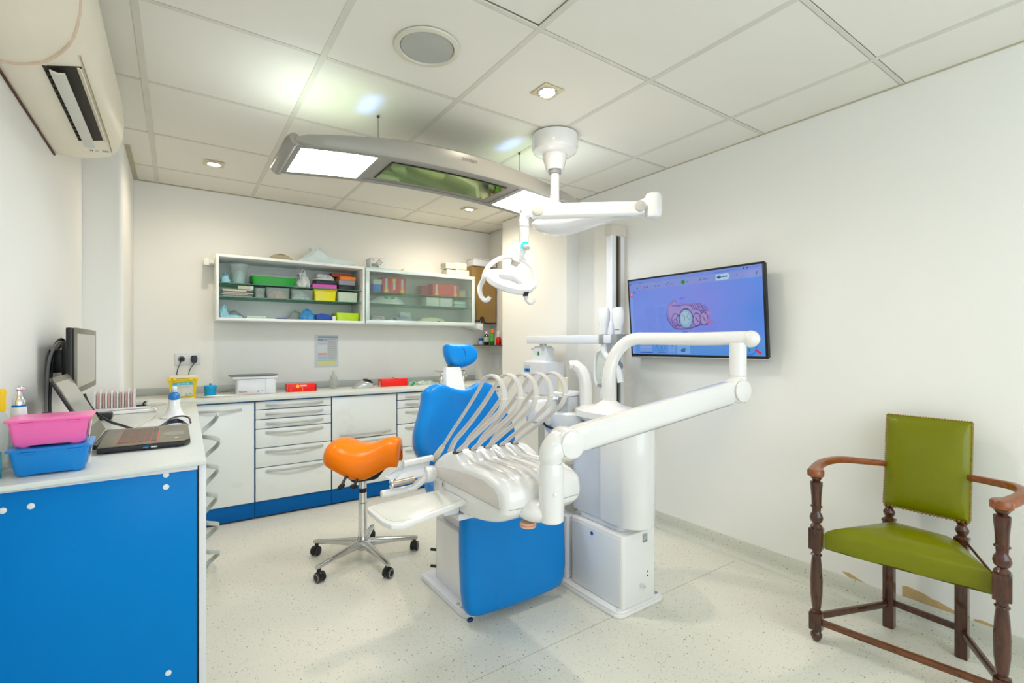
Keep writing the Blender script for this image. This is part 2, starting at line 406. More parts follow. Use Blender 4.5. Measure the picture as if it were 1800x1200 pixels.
# peeled paint behind the old armchair
wr = bpy.data.objects['wall_right']
def patch(pts):
    struct('peeled_paint_patch', MB().prism([(y, z) for y, z in pts], XR - .0015, XR + .001, axis='x'), mat('bare_plaster', (196, 168, 118), .8, vary=.12, scale=25), wr)
patch([(.812, .152), (.79, .157), (.76, .152), (.73, .148), (.701, .135), (.685, .137), (.66, .128), (.624, .117), (.60, .1045), (.70, .1045), (.812, .1045)])
patch([(.565, .112), (.54, .117), (.508, .114), (.47, .108), (.47, .1045), (.565, .1045)])
patch([(1.06, .122), (1.03, .128), (.99, .112), (.96, .1045), (1.03, .1045)])
# pale splash panel between the worktop and the wall cabinets
struct('trim_8', MB().box(.235, 2.62, YB - .006, YB, .93, 1.47, .002), PANEL)
# ------------------------------------------------------------------ downlights and speaker
EM = solid('lit_lamp_glass', (255, 244, 226), .3, emit=9, ecol=(255, 236, 205))
for i, (x, y) in enumerate(DL[:3]):
    t = thing('downlight', ('square recessed downlight near the middle of the ceiling', 'recessed downlight at the left, over the back worktop', 'recessed downlight by the right end of the back wall')[i], 'downlight', (x, y, H - .01), group=None)
    f = MB(); s = .058
    f.prism([(x - s, y - s), (x + s, y - s), (x + s, y + s), (x - s, y + s)], H - .006, H - .002, soft=.0015)
    part('square_frame', f, solid('brushed_cream_frame', (214, 200, 164), .35), t)
    part('trim_ring', MB().lathe([(.047, H - .006), (.049, H - .010), (.044, H - .012), (.038, H - .0095), (.037, H - .0065)], (x, y, 0)), CHROME, t)
    part('lamp', MB().lathe([(.001, H - .0105), (.022, H - .0102), (.034, H - .008), (.035, H - .0065)], (x, y, 0)), EM, t)
t = thing('ceiling_speaker', 'round flush ceiling speaker with a grey grille', 'speaker', (.836, 1.812, H - .02))
part('rim', MB().lathe([(.132, H - .003), (.13, H - .010), (.112, H - .012), (.108, H - .006), (.108, H - .003)], (.836, 1.812, 0), n=48), solid('speaker_rim', (214, 210, 194), .5), t)
part('grille', MB().lathe([(.001, H - .0085), (.08, H - .0085), (.105, H - .0075), (.107, H - .0035)], (.836, 1.812, 0), n=48), mat('speaker_mesh', (176, 178, 170), .6, bump=.5, bscale=500), t)
# ------------------------------------------------------------------ air conditioner
ACM = mat('aged_cream_plastic', (246, 238, 218), .4, vary=.02)
t = thing('air_conditioner', 'cream wall air conditioner hanging high on the left wall', 'air conditioner', (-.452, 2.2, 2.12))
ya, yb = 1.30, 2.95
prof = [(-.452, 2.125), (-.40, 2.122), (-.33, 2.128), (-.327, 2.13), (-.25, 2.152), (-.222, 2.185), (-.208, 2.235), (-.203, 2.30), (-.207, 2.37), (-.222, 2.42), (-.25, 2.445), (-.452, 2.45)]
rings = []
for y, k in ((ya, 1), (yb - .10, 1), (yb - .06, .99), (yb - .03, .965), (yb - .008, .90), (yb, .82)):
    rings.append([V((-.452 + (x + .452) * k, y, 2.285 + (z - 2.285) * (1 - (1 - k) * .28))) for x, z in prof])
body = MB().loft(rings)
bo = part('casing', body, ACM, t)
# the outlet slot runs along the underside
def under(x): # height of the underside
    for (xa, za), (xb, zb) in zip(prof, prof[1:]):
        if xa <= x <= xb: return za + (zb - za) * (x - xa) / (xb - xa + 1e-9)
    return 2.13
sa = [(-.335, 2.127), (-.252, 2.149)]
slot = MB()
slot.prism([(-.338, 2.1245), (-.248, 2.148), (-.249, 2.1515), (-.339, 2.128)], 2.02, 2.68, axis='y')
part('outlet_slot', slot, solid('dark_outlet', (44, 36, 28), .6), t)
gr = MB()
for k in range(16): gr.box(-.335, -.305, 2.05 + k * .04, 2.053 + k * .04, 2.121, 2.127)
part('outlet_vane', gr, BLACK, t, kind='stuff')
part('louver', MB().prism([(-.322, 2.112), (-.303, 2.106), (-.286, 2.112), (-.286, 2.117), (-.303, 2.113), (-.322, 2.118)], 2.015, 2.70, axis='y'), solid('louver_white', (216, 216, 206), .35), t)
part('louver', MB().prism([(-.262, 2.146), (-.25, 2.140), (-.247, 2.142), (-.258, 2.149)], 2.02, 2.69, axis='y'), ACM, t)
pc = MB(); pts = []
for k in range(15):
    a = PI / 2 * k / 14; pts.append((-.452 + .245 * math.sin(a), 1.62 + .43 * math.cos(a)))
for x, y in pts: pass
pc.tube([V((x, y, under(x) - .0015)) for x, y in pts] + [V((-.2035, 1.5, 2.29)), V((-.2035, 1.32, 2.29))], .0045, n=8)
part('panel_edge', pc, solid('peach_edge', (224, 200, 176), .4), t)
part('wall_gap', MB().box(-.4518, -.446, ya, yb - .03, 2.1165, 2.1235), solid('brown_shadow_gap', (84, 44, 30), .6), t)
part('seam', MB().tube([V((-.243, 1.95, 2.154)), V((-.243, 2.7, 2.154)), V((-.246, 2.85, 2.152))], .0015, n=6), solid('gold_seam', (176, 150, 100), .4), t)
a = Art(frame((-.30, 2.76, 2.124), (1, 0, .12), (0, -1, 0)), t.location)
a.rect(-.012, -.01, -.008, .01, (40, 40, 40)).rect(-.006, -.01, -.002, .01, (40, 40, 40)).rect(.030, -.012, .052, .012, (150, 158, 172)).rect(.006, -.006, .016, .004, (150, 150, 146))
for k in range(2): pass
a.f = [f[::-1] for f in a.f]; a.v = [(x, y, z - .004) for x, y, z in a.v]
a.build('display_marks', t)
# ------------------------------------------------------------------ pendant light
t = thing('pendant_light', 'long arched grey pendant with two lit panels and a dark mirror', 'pendant light', (1.24, 2.475, 2.2))
GP = mat('pearl_grey_enamel', (152, 149, 140), .3, vary=.015)
XC, HW = 1.24, .82; YF, YK = 2.25, 2.70
def bot(x): return 2.145 + .052 * (1 - ((x - XC) / HW) ** 2)
def tp(x): return 2.192 + .112 * (1 - ((x - XC) / HW) ** 2)
xs = [XC - HW + 2 * HW * k / 32 for k in range(33)]
def beam(y0, y1, z_in, name):
    rg = []
    for k, x in enumerate(xs):
        e = min(1, min(k, 32 - k) / 1.5 + .45); b, tt = bot(x), tp(x); mid = (b + tt) / 2; hh = (tt - b) / 2 * e
        rg.append([V((x, y0, mid - hh * .7)), V((x, y0 + .008, mid - hh)), V((x, y1, mid - hh)), V((x, y1, mid + hh * z_in)), V((x, y0 + .02, mid + hh)), V((x, y0, mid + hh * .75))])
    part(name, MB().loft(rg), GP, t)
beam(YF, YF + .022, .9, 'front_fascia')
rg = []
for k, x in enumerate(xs):
    b, tt = bot(x), tp(x); e = min(1, min(k, 32 - k) / 1.5 + .45); mid = (b + tt) / 2; hh = (tt - b) / 2 * e
    rg.append([V((x, YK, mid - hh * .7)), V((x, YK - .008, mid - hh)), V((x, YK - .022, mid - hh)), V((x, YK - .022, mid + hh * .9)), V((x, YK - .02, mid + hh)), V((x, YK, mid + hh * .75))])
part('rear_fascia', MB().loft(rg), GP, t)
for s in (-1, 1):
    x0 = XC + s * HW
    m_ = (bot(x0) + tp(x0)) / 2
    part('end_cap', MB().tube([V((x0, YF + .003, m_)), V((x0 + s * .012, YF + .03, m_ - .004)), V((x0 + s * .012, YK - .03, m_ - .004)), V((x0, YK - .003, m_))], .027, n=14), GP, t)
rg = [[V((x, YF + .018, bot(x) + .03)), V((x, YK - .018, bot(x) + .03)), V((x, YK - .018, bot(x) + .022)), V((x, YF + .018, bot(x) + .022))] for x in xs[1:32]]
part('top_cover', MB().loft(rg), GP, t)
LP = mat('lit_diffuser', (244, 250, 255), .4, emit=22, ecol=(238, 246, 255), vary=.0)
def strip(x0, x1, y0, y1, dz, m, name, th=.004, n=9):
    rr = []
    for k in range(n):
        x = x0 + (x1 - x0) * k / (n - 1); z = bot(x) + dz
        rr.append([V((x, y0, z)), V((x, y1, z)), V((x, y1, z + th)), V((x, y0, z + th))])
    return part(name, MB().loft(rr), m, t)
for x0, x1 in ((.452, .80), (1.675, 2.025)): strip(x0, x1, YF + .032, YK - .035, .004, LP, 'light_panel')
for x0, x1 in ((.412, .452), (.80, .83), (1.645, 1.675), (2.025, 2.066)): strip(x0, x1, YF + .015, YK - .015, .0, GP, 'cross_rail', .022, 3)
for y0, y1 in ((YF + .02, YF + .045), (YK - .05, YK - .02)): strip(.43, 2.05, y0, y1, .0, GP, 'edge_rail', .005, 21)
strip(.83, 1.645, YF + .04, YK - .045, .006, GP, 'mirror_surround', .01, 15)
MIR = mat('tinted_mirror_glass', (186, 194, 128), .04, metal=.92, vary=.01)
strip(.885, 1.585, YF + .085, YK - .10, .001, BLACK, 'mirror_edge', .006, 15)
strip(.892, 1.578, YF + .092, YK - .107, -.0005, MIR, 'mirror', .003, 15)
for x, y in ((.875, 2.507), (1.779, 2.483)):
    w_ = part('suspension_wire', MB().cyl((x, y, tp(x) - .01), (x, y, H - .003), .0016, n=8), DARKG, t)
    part('wire_anchor', MB().lathe([(.007, H - .012), (.008, H - .003), (.001, H - .002)], (x, y, 0), n=10).lathe([(.001, H - .0125), (.007, H - .012)], (x, y, 0), n=10), DARKG, w_)
text('zenium', .034, frame((1.285, YF - .0012, 2.262), (1, 0, -.02), (0, 0, 1)), t.location, 'lettering', DARKG, t, .0005, sx=.95)
# ------------------------------------------------------------------ operating lamp
t = thing('dental_operating_lamp', 'white ceiling-mounted ring-shaped dental lamp on a jointed arm', 'dental lamp', (1.8, 2.16, H))
px_, py_ = 1.8, 2.16
part('ceiling_mount', MB().lathe([(.118, H - .001), (.132, H - .008), (.134, H - .07), (.126, H - .098), (.105, H - .112), (.07, H - .118)], (px_, py_, 0), n=48), WHITE, t)
part('mount_cone', MB().lathe([(.073, H - .113), (.07, H - .135), (.058, H - .175), (.05, H - .205), (.001, H - .206)], (px_, py_, 0)), WHITE, t)
part('collar', MB().lathe([(.035, H - .195), (.037, H - .20), (.037, H - .225), (.03, H - .228)], (px_, py_, 0)), MIDG, t)
part('drop_pole', MB().cyl((px_, py_, 2.0), (px_, py_, H - .215), .0255), WHITE, t)
E1 = V((2.03, 1.64, 1.99)); A1 = V((px_, py_, 1.965)); dA = (E1 - A1); u = V((dA.x, dA.y, 0)).normalized(); L1 = V((dA.x, dA.y, 0)).length
perp = V((-u.y, u.x, 0)); rg = []
for tt_, wdt, zb, zt in ((-.13, .008, 1.985, 1.99), (-.12, .06, 1.955, 2.0), (-.08, .105, 1.925, 2.005), (0, .122, 1.905, 2.01), (.1, .115, 1.91, 2.01), (.22, .085, 1.93, 2.01), (.34, .056, 1.945, 2.012), (L1 - .08, .043, 1.957, 2.03), (L1 - .02, .040, 1.965, 2.05), (L1, .034, 1.975, 2.055)):
    c = A1 + u * tt_; ring = []
    for k in range(20):
        a = 2 * PI * k / 20; zz = (zb + zt) / 2 + (zt - zb) / 2 * math.sin(a)
        ring.append(V((c.x, c.y, 0)) + perp * wdt * math.cos(a) + V((0, 0, zz)))
    rg.append(ring)
part('swing_arm', MB().loft(rg), WHITE, t)
part('elbow', MB().cyl((E1.x, E1.y, 1.928), (E1.x, E1.y, 2.062), .043, soft=.022), WHITE, t)
J2 = V((1.53, 2.04, 1.975)); d2 = (J2 - E1).normalized()
up = V((0, 0, 1))
part('spring_arm', MB().tube([E1 + d2 * .05 + V((0, 0, -.01)), E1 + d2 * .09 + V((0, 0, -.008)), J2 - d2 * .06, J2 - d2 * .01], 1, n=20, flat=[(.026, .030), (.03, .038), (.03, .040), (.028, .036)], up=up), WHITE, t)
hp_ = V((-SY, -CY, 0))
for j, c in ((0, E1 + d2 * .075), (1, J2 - d2 * -.0 + d2 * -.04)):
    part('joint_disc', MB().cyl(c + hp_ * .02, c + hp_ * .036, .029, soft=.005), solid('pale_grey_joint', (196, 190, 184), .3), t)
tipx = PDD(925, 380, 2.5)
Q = [J2 + V((0, 0, .004)), J2 + d2 * .03 + V((0, 0, .003)), PDD(926, 374, 2.5), PDD(921, 384, 2.5), PDD(921, 400, 2.5), PDD(921, 424, 2.5), PDD(918, 436, 2.5), PDD(906, 460, 2.5)]
nk = part('lamp_neck', MB().tube(smooth(Q, 5), .0255, n=18), WHITE, t)
part('neck_seam', MB().lathe([(.0262, -.001), (.0262, .001)], PDD(921, 399, 2.5), n=20), MIDG, nk)
kc = PDD(926, 436, 2.46)
part('brake_knob', MB().cyl(PDD(922, 434, 2.48), PDD(928, 436, 2.43), .013, .011, soft=.003), solid('pale_grey_joint', (196, 190, 184), .3), nk)
part('indicator_light', MB().tube([PDD(917, 437, 2.466), PDD(917, 431, 2.466), PDD(920, 427, 2.466), PDD(925, 426, 2.466), PDD(929, 428, 2.466)], .005, n=8), solid('turquoise_glow', (40, 220, 214), .3, emit=1.2, ecol=(0, 222, 214)), nk)
part('neck_socket', MB().cyl(PDD(907, 457, 2.5), PDD(903, 467, 2.5), .021, .019, soft=.003), solid('pale_grey_joint', (196, 190, 184), .3), nk)
Rv = V((CY, -SY, 0)); Z = V((0, 0, 1)); toC = V((-SY, -CY, 0))
LC = PDD(897, 490, 2.5)
n_ = (toC * .43 + (Rv * .31 + Z * .95) * .9).normalized()
a_ = (Rv * .99 - Z * .14 - toC * .364); a_ = (a_ - n_ * a_.dot(n_)).normalized(); m_ = n_.cross(a_)
ML = Matrix(((a_.x, m_.x, n_.x, LC.x), (a_.y, m_.y, n_.y, LC.y), (a_.z, m_.z, n_.z, LC.z), (0, 0, 0, 1)))
def annulus(prof, n=56): return MB().loft([[V((r * math.cos(2 * PI * k / n), r * math.sin(2 * PI * k / n), z)) for k in range(n)] for r, z in prof], M=ML, cap=False, loop=True)
part('lamp_ring', annulus([(.130, 0), (.132, -.01), (.131, -.024), (.122, -.032), (.068, -.032), (.062, -.028), (.060, -.006), (.063, 0), (.063, -.004), (.127, -.004)]), WHITE, t)
part('light_face', annulus([(.0635, -.001), (.1265, -.001), (.1265, -.003), (.0635, -.003)]), solid('diffuser_pink_reflection', (252, 234, 226), .3, emit=.25), t)  # white face; a pinkish reflection is put into its colour
part('sensor_window', MB().box(-.018, .018, -.0008, .0008, -.012, .012, M=ML @ Matrix.Rotation(math.radians(-62), 4, 'Z') @ Matrix.Translation((.1322, 0, -.022)) @ Matrix.Rotation(PI / 2, 4, 'Z')), BLACK, t)
wv = (Rv * .24 + Z * .97 + toC * .02).normalized()
arc = []
for k in range(25):
    a = PI * k / 24; arc.append(LC + a_ * (.143 * math.cos(a)) + wv * (.128 * math.sin(a)) - n_ * .014)
part('yoke', MB().tube(arc, 1, n=12, flat=(.010, .0125), up=tuple(LC * 0 + toC * .5 + wv * .2)), WHITE, t)
for s in (-1, 1):
    c = LC + a_ * (.138 * s) - n_ * .014
    part('yoke_pivot', MB().cyl(c - a_ * .012 * s, c + a_ * .012 * s, .014, soft=.003), WHITE, t)
hl = [LC - a_ * .134 - n_ * .014, PDD(845, 500, 2.5), PDD(843, 508, 2.49), PDD(845, 519, 2.48), PDD(851, 527, 2.47), PDD(857, 527, 2.46), PDD(861, 522, 2.455)]
part('grab_handle', MB().tube(smooth(hl, 4), [.0135 - .003 * k / 24 for k in range(len(smooth(hl, 4)))], n=12), WHITE, t)
hr = [PDD(924, 520, 2.46), PDD(926, 527, 2.45), PDD(931, 532, 2.44), PDD(936, 531, 2.44), PDD(940, 527, 2.44)]
part('grab_handle', MB().tube(smooth(hr, 4), .0105, n=12), WHITE, t)
# ------------------------------------------------------------------ back run: base cabinets
YC = 3.95
def bow_handle(x0, x1, z, y, parent, up=.006):
    pts = []
    for k in range(13):
        f = k / 12; pts.append(V((x0 + (x1 - x0) * f, y - .004 - .03 * math.sin(PI * f) ** .8, z)))
    return part('handle', MB().tube(pts, 1, n=8, flat=(.0035, .0085), up=(0, 0, 1)), HANDLE, parent)
def base_unit(x0, x1, label, fronts, name='base_cabinet'):
    t = thing(name, label, 'cabinet', ((x0 + x1) / 2, 4.2, 0), group='base cabinets under the back worktop')
    part('carcass', MB().box(x0 + .001, x1 - .001, YC + .021, 4.49, .13, .862), BLUED, t)
    part('plinth', MB().box(x0 + .0015, x1 - .0015, YC + .012, YC + .03, .012, .124, .001), BLUED, t, label='dark blue plinth board')
    for kind, z0, z1, hz, hx in fronts:
        f = part(kind, MB().box(x0 + .005, x1 - .005, YC, YC + .02, z0 + .003, z1 - .003, .0015), CAB, t)
        if hz: bow_handle(x0 + (x1 - x0) * hx[0], x0 + (x1 - x0) * hx[1], hz, YC, f)
    return t
HX = (.13, .88)
base_unit(-.14, .463, 'base cabinet with one wide door, nearest the white desk', [('door', .125, .858, .81, (.40, .86))])
lv = [.858, .796, .725, .655, .514, .372, .125]
base_unit(.463, 1.002, 'base cabinet with six white drawers behind the orange stool', [('drawer', b, a, a - .028 if a - b > .1 else (a + b) / 2 + .002, HX) for a, b in zip(lv, lv[1:])])
base_unit(1.002, 1.543, 'base cabinet with a tall top door and drawer below, behind the orange stool', [('door', .511, .858, .548, (.12, .90)), ('drawer', .32, .511, .485, (.12, .90)), ('drawer', .125, .32, .29, (.12, .90))])
base_unit(1.543, 2.10, 'base cabinet with narrow drawers half hidden by the blue backrest', [('drawer', b, a, a - .034, (.13, .88)) for a, b in zip([.858, .794, .725, .589, .39], [.794, .725, .589, .39, .125])])
base_unit(2.10, 2.64, 'base cabinet in the far right corner behind the dental unit', [('door', .125, .858, .82, HX)])
t = thing('worktop', 'long pale grey worktop along the back wall with upstand', 'worktop', (1.25, 4.2, .865))
part('top', MB().prism([(-.165, 3.925), (2.64, 3.925), (2.64, 3.995), (2.825, 3.995), (2.825, 4.494), (-.26, 4.494), (-.26, 4.1), (-.165, 4.1)], .8665, .895, soft=.003), TOP, t)
part('edge_strip', MB().box(-.16, 2.64, 3.928, 3.94, .862, .8665), solid('deep_blue_edge', (8, 84, 134), .3), t)
struct('trim_9', MB().box(-.26, 2.62, 4.4785, 4.494, .8953, .948, .002), solid('grey_upstand', (184, 188, 184), .35))
part('end_panel', MB().box(-.155, -.142, 3.95, 4.45, .83, .8618).box(-.155, -.142, 3.95, 3.98, .72, .83), solid('deep_blue_edge', (8, 84, 134), .3), t)
# ------------------------------------------------------------------ wall cabinets
SH = clear_mat('green_edge_glass', (214, 236, 226), .86)
SHE = solid('glass_edge_green', (70, 120, 100), .2)
def wall_cab(name, label, x0, x1, z0, z1, door):
    t = thing(name, label, 'cabinet', ((x0 + x1) / 2, 4.3, z0), group=None)
    y0, y1 = 4.15, 4.492; s = .016
    ye = y0 + (.022 if door else 0)
    for n, b in (('side_panel', (x0, x0 + s, ye, y1, z0, z1)), ('side_panel', (x1 - s, x1, ye, y1, z0, z1)), ('top_panel', (x0 + s, x1 - s, ye, y1, z1 - .02, z1)), ('bottom_panel', (x0 + s, x1 - s, ye, y1, z0, z0 + .02)), ('back_panel', (x0 + s, x1 - s, y1 - .006, y1, z0 + .02, z1 - .02))):
        part(n, MB().box(*b, .0012), CAB if n != 'back_panel' else solid('cabinet_back', (238, 242, 236), .4), t)
    for z in (1.741, 1.638):
        part('glass_shelf', MB().box(x0 + s, x1 - s, y0 + .04, y1 - .008, z - .006, z), SH, t)
        part('shelf_edge', MB().box(x0 + s, x1 - s, y0 + .036, y0 + .0395, z - .006, z), SHE, t)
    h = MB()
    for k in range(18):
        for xx, sg in ((x0 + s, 1), (x1 - s, -1)): h.box(min(xx, xx + sg * .001), max(xx, xx + sg * .001), y0 + .05, y0 + .055, z0 + .05 + k * .023, z0 + .055 + k * .023)
    part('peg_holes', h, DARKG, t, kind='stuff')
    if door:
        f = .034
        d = part('door_frame', MB().box(x0, x1, y0, y0 + .02, z0, z0 + f, .002).box(x0, x1, y0, y0 + .02, z1 - f, z1, .002).box(x0, x0 + f, y0, y0 + .02, z0 + f, z1 - f, .002).box(x1 - f, x1, y0, y0 + .02, z0 + f, z1 - f, .002), solid('pale_aluminium_frame', (206, 220, 214), .3, metal=.2), t, label='pale aluminium door frame')
        part('glass_pane', MB().box(x0 + f, x1 - f, y0 + .006, y0 + .011, z0 + f, z1 - f), FROST, d)
    return t
FROST = bpy.data.materials.new('frosted_glass'); FROST.use_nodes = True
_nt = FROST.node_tree; _N = _nt.nodes; _L = _nt.links
_b = _N['Principled BSDF']; _b.inputs['Base Color'].default_value = (*lin((226, 240, 232)), 1); _b.inputs['Transmission Weight'].default_value = 1; _b.inputs['IOR'].default_value = 1.12
_nz = _N.new('ShaderNodeTexNoise'); _nz.inputs['Scale'].default_value = 9; _mr = _N.new('ShaderNodeMapRange'); _mr.inputs['To Min'].default_value = .20; _mr.inputs['To Max'].default_value = .30
_L.new(_nz.outputs[0], _mr.inputs[0]); _L.new(_mr.outputs[0], _b.inputs['Roughness'])
_tr = _N.new('ShaderNodeBsdfTransparent'); _tr.inputs[0].default_value = (.93, .97, .95, 1); _mx = _N.new('ShaderNodeMixShader'); _mx.inputs[0].default_value = .3
_L.new(_b.outputs[0], _mx.inputs[1]); _L.new(_tr.outputs[0], _mx.inputs[2])
_tl = _N.new('ShaderNodeBsdfDiffuse'); _tl.inputs[0].default_value = (.85, .9, .87, 1); _m2 = _N.new('ShaderNodeMixShader'); _m2.inputs[0].default_value = .07
_L.new(_mx.outputs[0], _m2.inputs[1]); _L.new(_tl.outputs[0], _m2.inputs[2]); _L.new(_m2.outputs[0], _N['Material Output'].inputs[0])
ZB, ZT = 1.455, 1.945
wall_cab('open_wall_cabinet', 'open white wall cabinet crammed with boxes and masks', .235, 1.330, ZB, ZT, False)
wall_cab('glazed_wall_cabinet', 'white wall cabinet with a frosted glass flap door', 1.338, 2.43, ZB, ZT, True)
one('wall_bracket', MB().box(.165, .234, 4.36, 4.494, 1.895, 1.925, .003).box(.165, .20, 4.34, 4.36, 1.88, 1.93, .003), CAB, 'small white bracket left of the open wall cabinet', 'bracket')
# ---- contents of the open cabinet
YI = 4.27; S1, S2, S0 = 1.741, 1.638, ZB + .02
def rbox(x0, x1, y0, y1, z0, z1, tp=1.06, r=.012):
    """open-topped tray-like box, wider at the rim"""
    def ring(k, z, ins=0):
        cx, cy = (x0 + x1) / 2, (y0 + y1) / 2; hx, hy = (x1 - x0) / 2 * k - ins, (y1 - y0) / 2 * k - ins; pts = []
        for qx, qy, a0 in ((1, 1, 0), (-1, 1, PI / 2), (-1, -1, PI), (1, -1, 1.5 * PI)):
            for j in range(4):
                a = a0 + PI / 2 * j / 3; pts.append(V((cx + qx * (hx - r) + r * math.cos(a), cy + qy * (hy - r) + r * math.sin(a), z)))
        return pts
    k0 = 1 / tp
    return MB().loft([ring(k0, z0 + .001), ring(k0 * 1.005, z0 + .006), ring(.985, z1 - .004), ring(1, z1 - .004), ring(1, z1), ring(.985, z1, .002), ring(k0, z0 + .005, .002)])
def tub(name, label, cat, x0, x1, z0, z1, m, y0=None, y1=None, group=None, tp=1.08, fill=None, lid=None):
    y0 = y0 or YI - .05; y1 = y1 or YI + .13
    t = thing(name, label, cat, ((x0 + x1) / 2, (y0 + y1) / 2, z0), group=group)
    part('tub', rbox(x0, x1, y0, y1, z0, z1, tp), m, t)
    if fill: part('contents', MB().heap(((x0 + x1) / 2, (y0 + y1) / 2, z0 + .007), (x1 - x0) * .40, (y1 - y0) * .38, (z1 - z0) * .72, seed=int(x0 * 1000)), fill, t)
    if lid: part('lid', MB().box(x0 - .004, x1 + .004, y0 - .004, y1 + .004, z1 + .0005, z1 + .012, .003), lid, t)
    return t
def X_(px): return cxy(px, YI - .03)
MASK = mat('pale_blue_mask_fabric', (150, 200, 216), .8, vary=.15, scale=40)
MASKB = mat('mid_blue_mask_fabric', (60, 140, 200), .7, vary=.4, scale=30)
PAPER = mat('crumpled_white_paper', (216, 222, 220), .8, vary=.06, scale=20)
FILM = clear_mat('clear_film', (216, 226, 222), .5, .15)
GLASSY = clear_mat('clear_plastic', (240, 246, 244), .80)
one('mask_pile', MB().heap((X_(397), YI + .0, S1), .030, .05, .075, seed=3, jit=.3), MASK, 'pale blue masks heaped at the left of the upper glass shelf', 'masks')
t = thing('plastic_cup', 'large clear plastic cup stuffed with blue masks', 'cup', (X_(422), YI, S1))
part('cup_wall', MB().lathe([(.045, S1 + .002), (.068, S1 + .150), (.071, S1 + .152), (.066, S1 + .149), (.043, S1 + .004)], (X_(421), YI, 0), cap=False), GLASSY, t)
part('masks_inside', MB().heap((X_(422), YI, S1 + .004), .036, .036, .10, seed=9, jit=.15), MASK, t)
GRN = mat('green_plastic', (0, 150, 20), .3)
t = tub('green_storage_box', 'green plastic box with a clear lid on the upper glass shelf', 'box', X_(442), X_(520), S1, S1 + .068, GRN, fill=DARKG)
part('clear_lid', MB().loft([[V((x, y, z)) for x, y in ((X_(442) + q, YI - .05 + q), (X_(520) - q, YI - .05 + q), (X_(520) - q, YI + .13 - q), (X_(442) + q, YI + .13 - q))] for q, z in ((-.003, S1 + .069), (-.003, S1 + .073), (.02, S1 + .098), (.03, S1 + .10))]), GLASSY, t)
one('crumpled_bag', MB().heap((X_(533), YI, S1), .045, .06, .13, seed=11, jit=.4), PAPER, 'white crumpled bag standing right of the green box', 'bag')
one('crumpled_bag', MB().heap((X_(570), YI + .02, S1 + .074), .085, .07, .05, seed=12, jit=.3), PAPER, 'white crumpled sheet on top of the flat black box', 'sheet')
one('pink_box', MB().box(X_(549), X_(591), YI - .05, YI + .1, S1 + .0005, S1 + .037, .002), mat('pink_print_card', (206, 90, 176), .5, vary=.05), 'low pink and brown box on the upper glass shelf', 'box')
one('flat_black_box', MB().box(X_(555), X_(592), YI - .045, YI + .1, S1 + .0375, S1 + .0735, .003), BLACK, 'flat black box on top of the low pink box', 'box')
one('black_box', MB().box(X_(594.5), X_(622), YI - .05, YI + .1, S1 + .0005, S1 + .042, .003), BLACK, 'black box at the bottom of the right-hand stack, upper shelf', 'box')
one('grey_box', MB().box(X_(595), X_(623), YI - .05, YI + .1, S1 + .0425, S1 + .085, .003), mat('lavender_grey_card', (150, 150, 160), .5), 'lavender grey box between the orange and black boxes', 'box')
one('orange_box', MB().box(X_(597), X_(624), YI - .05, YI + .1, S1 + .0855, S1 + .118, .003), mat('orange_card', (250, 130, 20), .4), 'orange box on top of the right-hand stack, upper shelf', 'box')
one('brown_box', MB().box(X_(587), X_(622), YI + .04, YI + .15, S1 + .119, S1 + .152, .003), mat('red_brown_card', (170, 74, 30), .5), 'red-brown box above the orange box, under the cabinet top', 'box')
# middle shelf
rn = random.Random(5)
NTH = ('lowest', 'second lowest', 'third', 'middle', 'fifth', 'second highest', 'topmost')
for k in range(7):
    z = S2 + .0004 + k * .0085; x = X_(388 + rn.uniform(0, 4)); ln = rn.uniform(.16, .21)
    one('paper_packet', MB().box(x + .004, x + ln, YI - .05 + rn.uniform(0, .02), YI + .06, z, z + .008, .001, M=None), mat('packet_%d' % (k % 3), ((206, 200, 190), (150, 140, 150), (224, 214, 190))[k % 3], .6), NTH[k] + ' thin flat packet in the pile at the left of the middle glass shelf', 'packet', group='flat packets on the middle shelf')
t = thing('card_box', 'beige card box with a white end on the flat packets', 'box', (X_(432), YI, S2 + .061))
part('body', MB().box(X_(418), X_(439), YI - .05, YI + .04, S2 + .061, S2 + .086, .001), mat('beige_card', (206, 200, 176), .6), t)
part('end_label', MB().box(X_(439) + .0002, X_(445), YI - .05, YI + .04, S2 + .061, S2 + .086, .001), PAPER, t)
tub('clear_tub', 'small clear tub with grey contents left on the middle shelf', 'tub', X_(448), X_(466), S2, S2 + .078, GLASSY, fill=MIDG)
tub('clear_tub', 'clear tub holding an orange packet on the middle shelf', 'tub', X_(467), X_(509), S2, S2 + .088, GLASSY, fill=mat('orange_packet', (240, 160, 110), .6, vary=.2, scale=30))
tub('clear_tub', 'clear tub of white cotton left of the yellow tub', 'tub', X_(511.5), X_(550.5), S2, S2 + .085, GLASSY, fill=PAPER)
t = tub('yellow_tub', 'yellow translucent tub with lid on the middle shelf', 'tub', X_(551.5), X_(590.5), S2, S2 + .085, mat('yellow_translucent', (240, 224, 0), .25, vary=.08), lid=mat('yellow_translucent_lid', (224, 206, 0), .25, vary=.06))
tub('white_tub', 'milky white tub right of the yellow tub', 'tub', X_(593), X_(628), S2, S2 + .085, mat('milky_plastic', (212, 222, 196), .35), fill=PAPER)
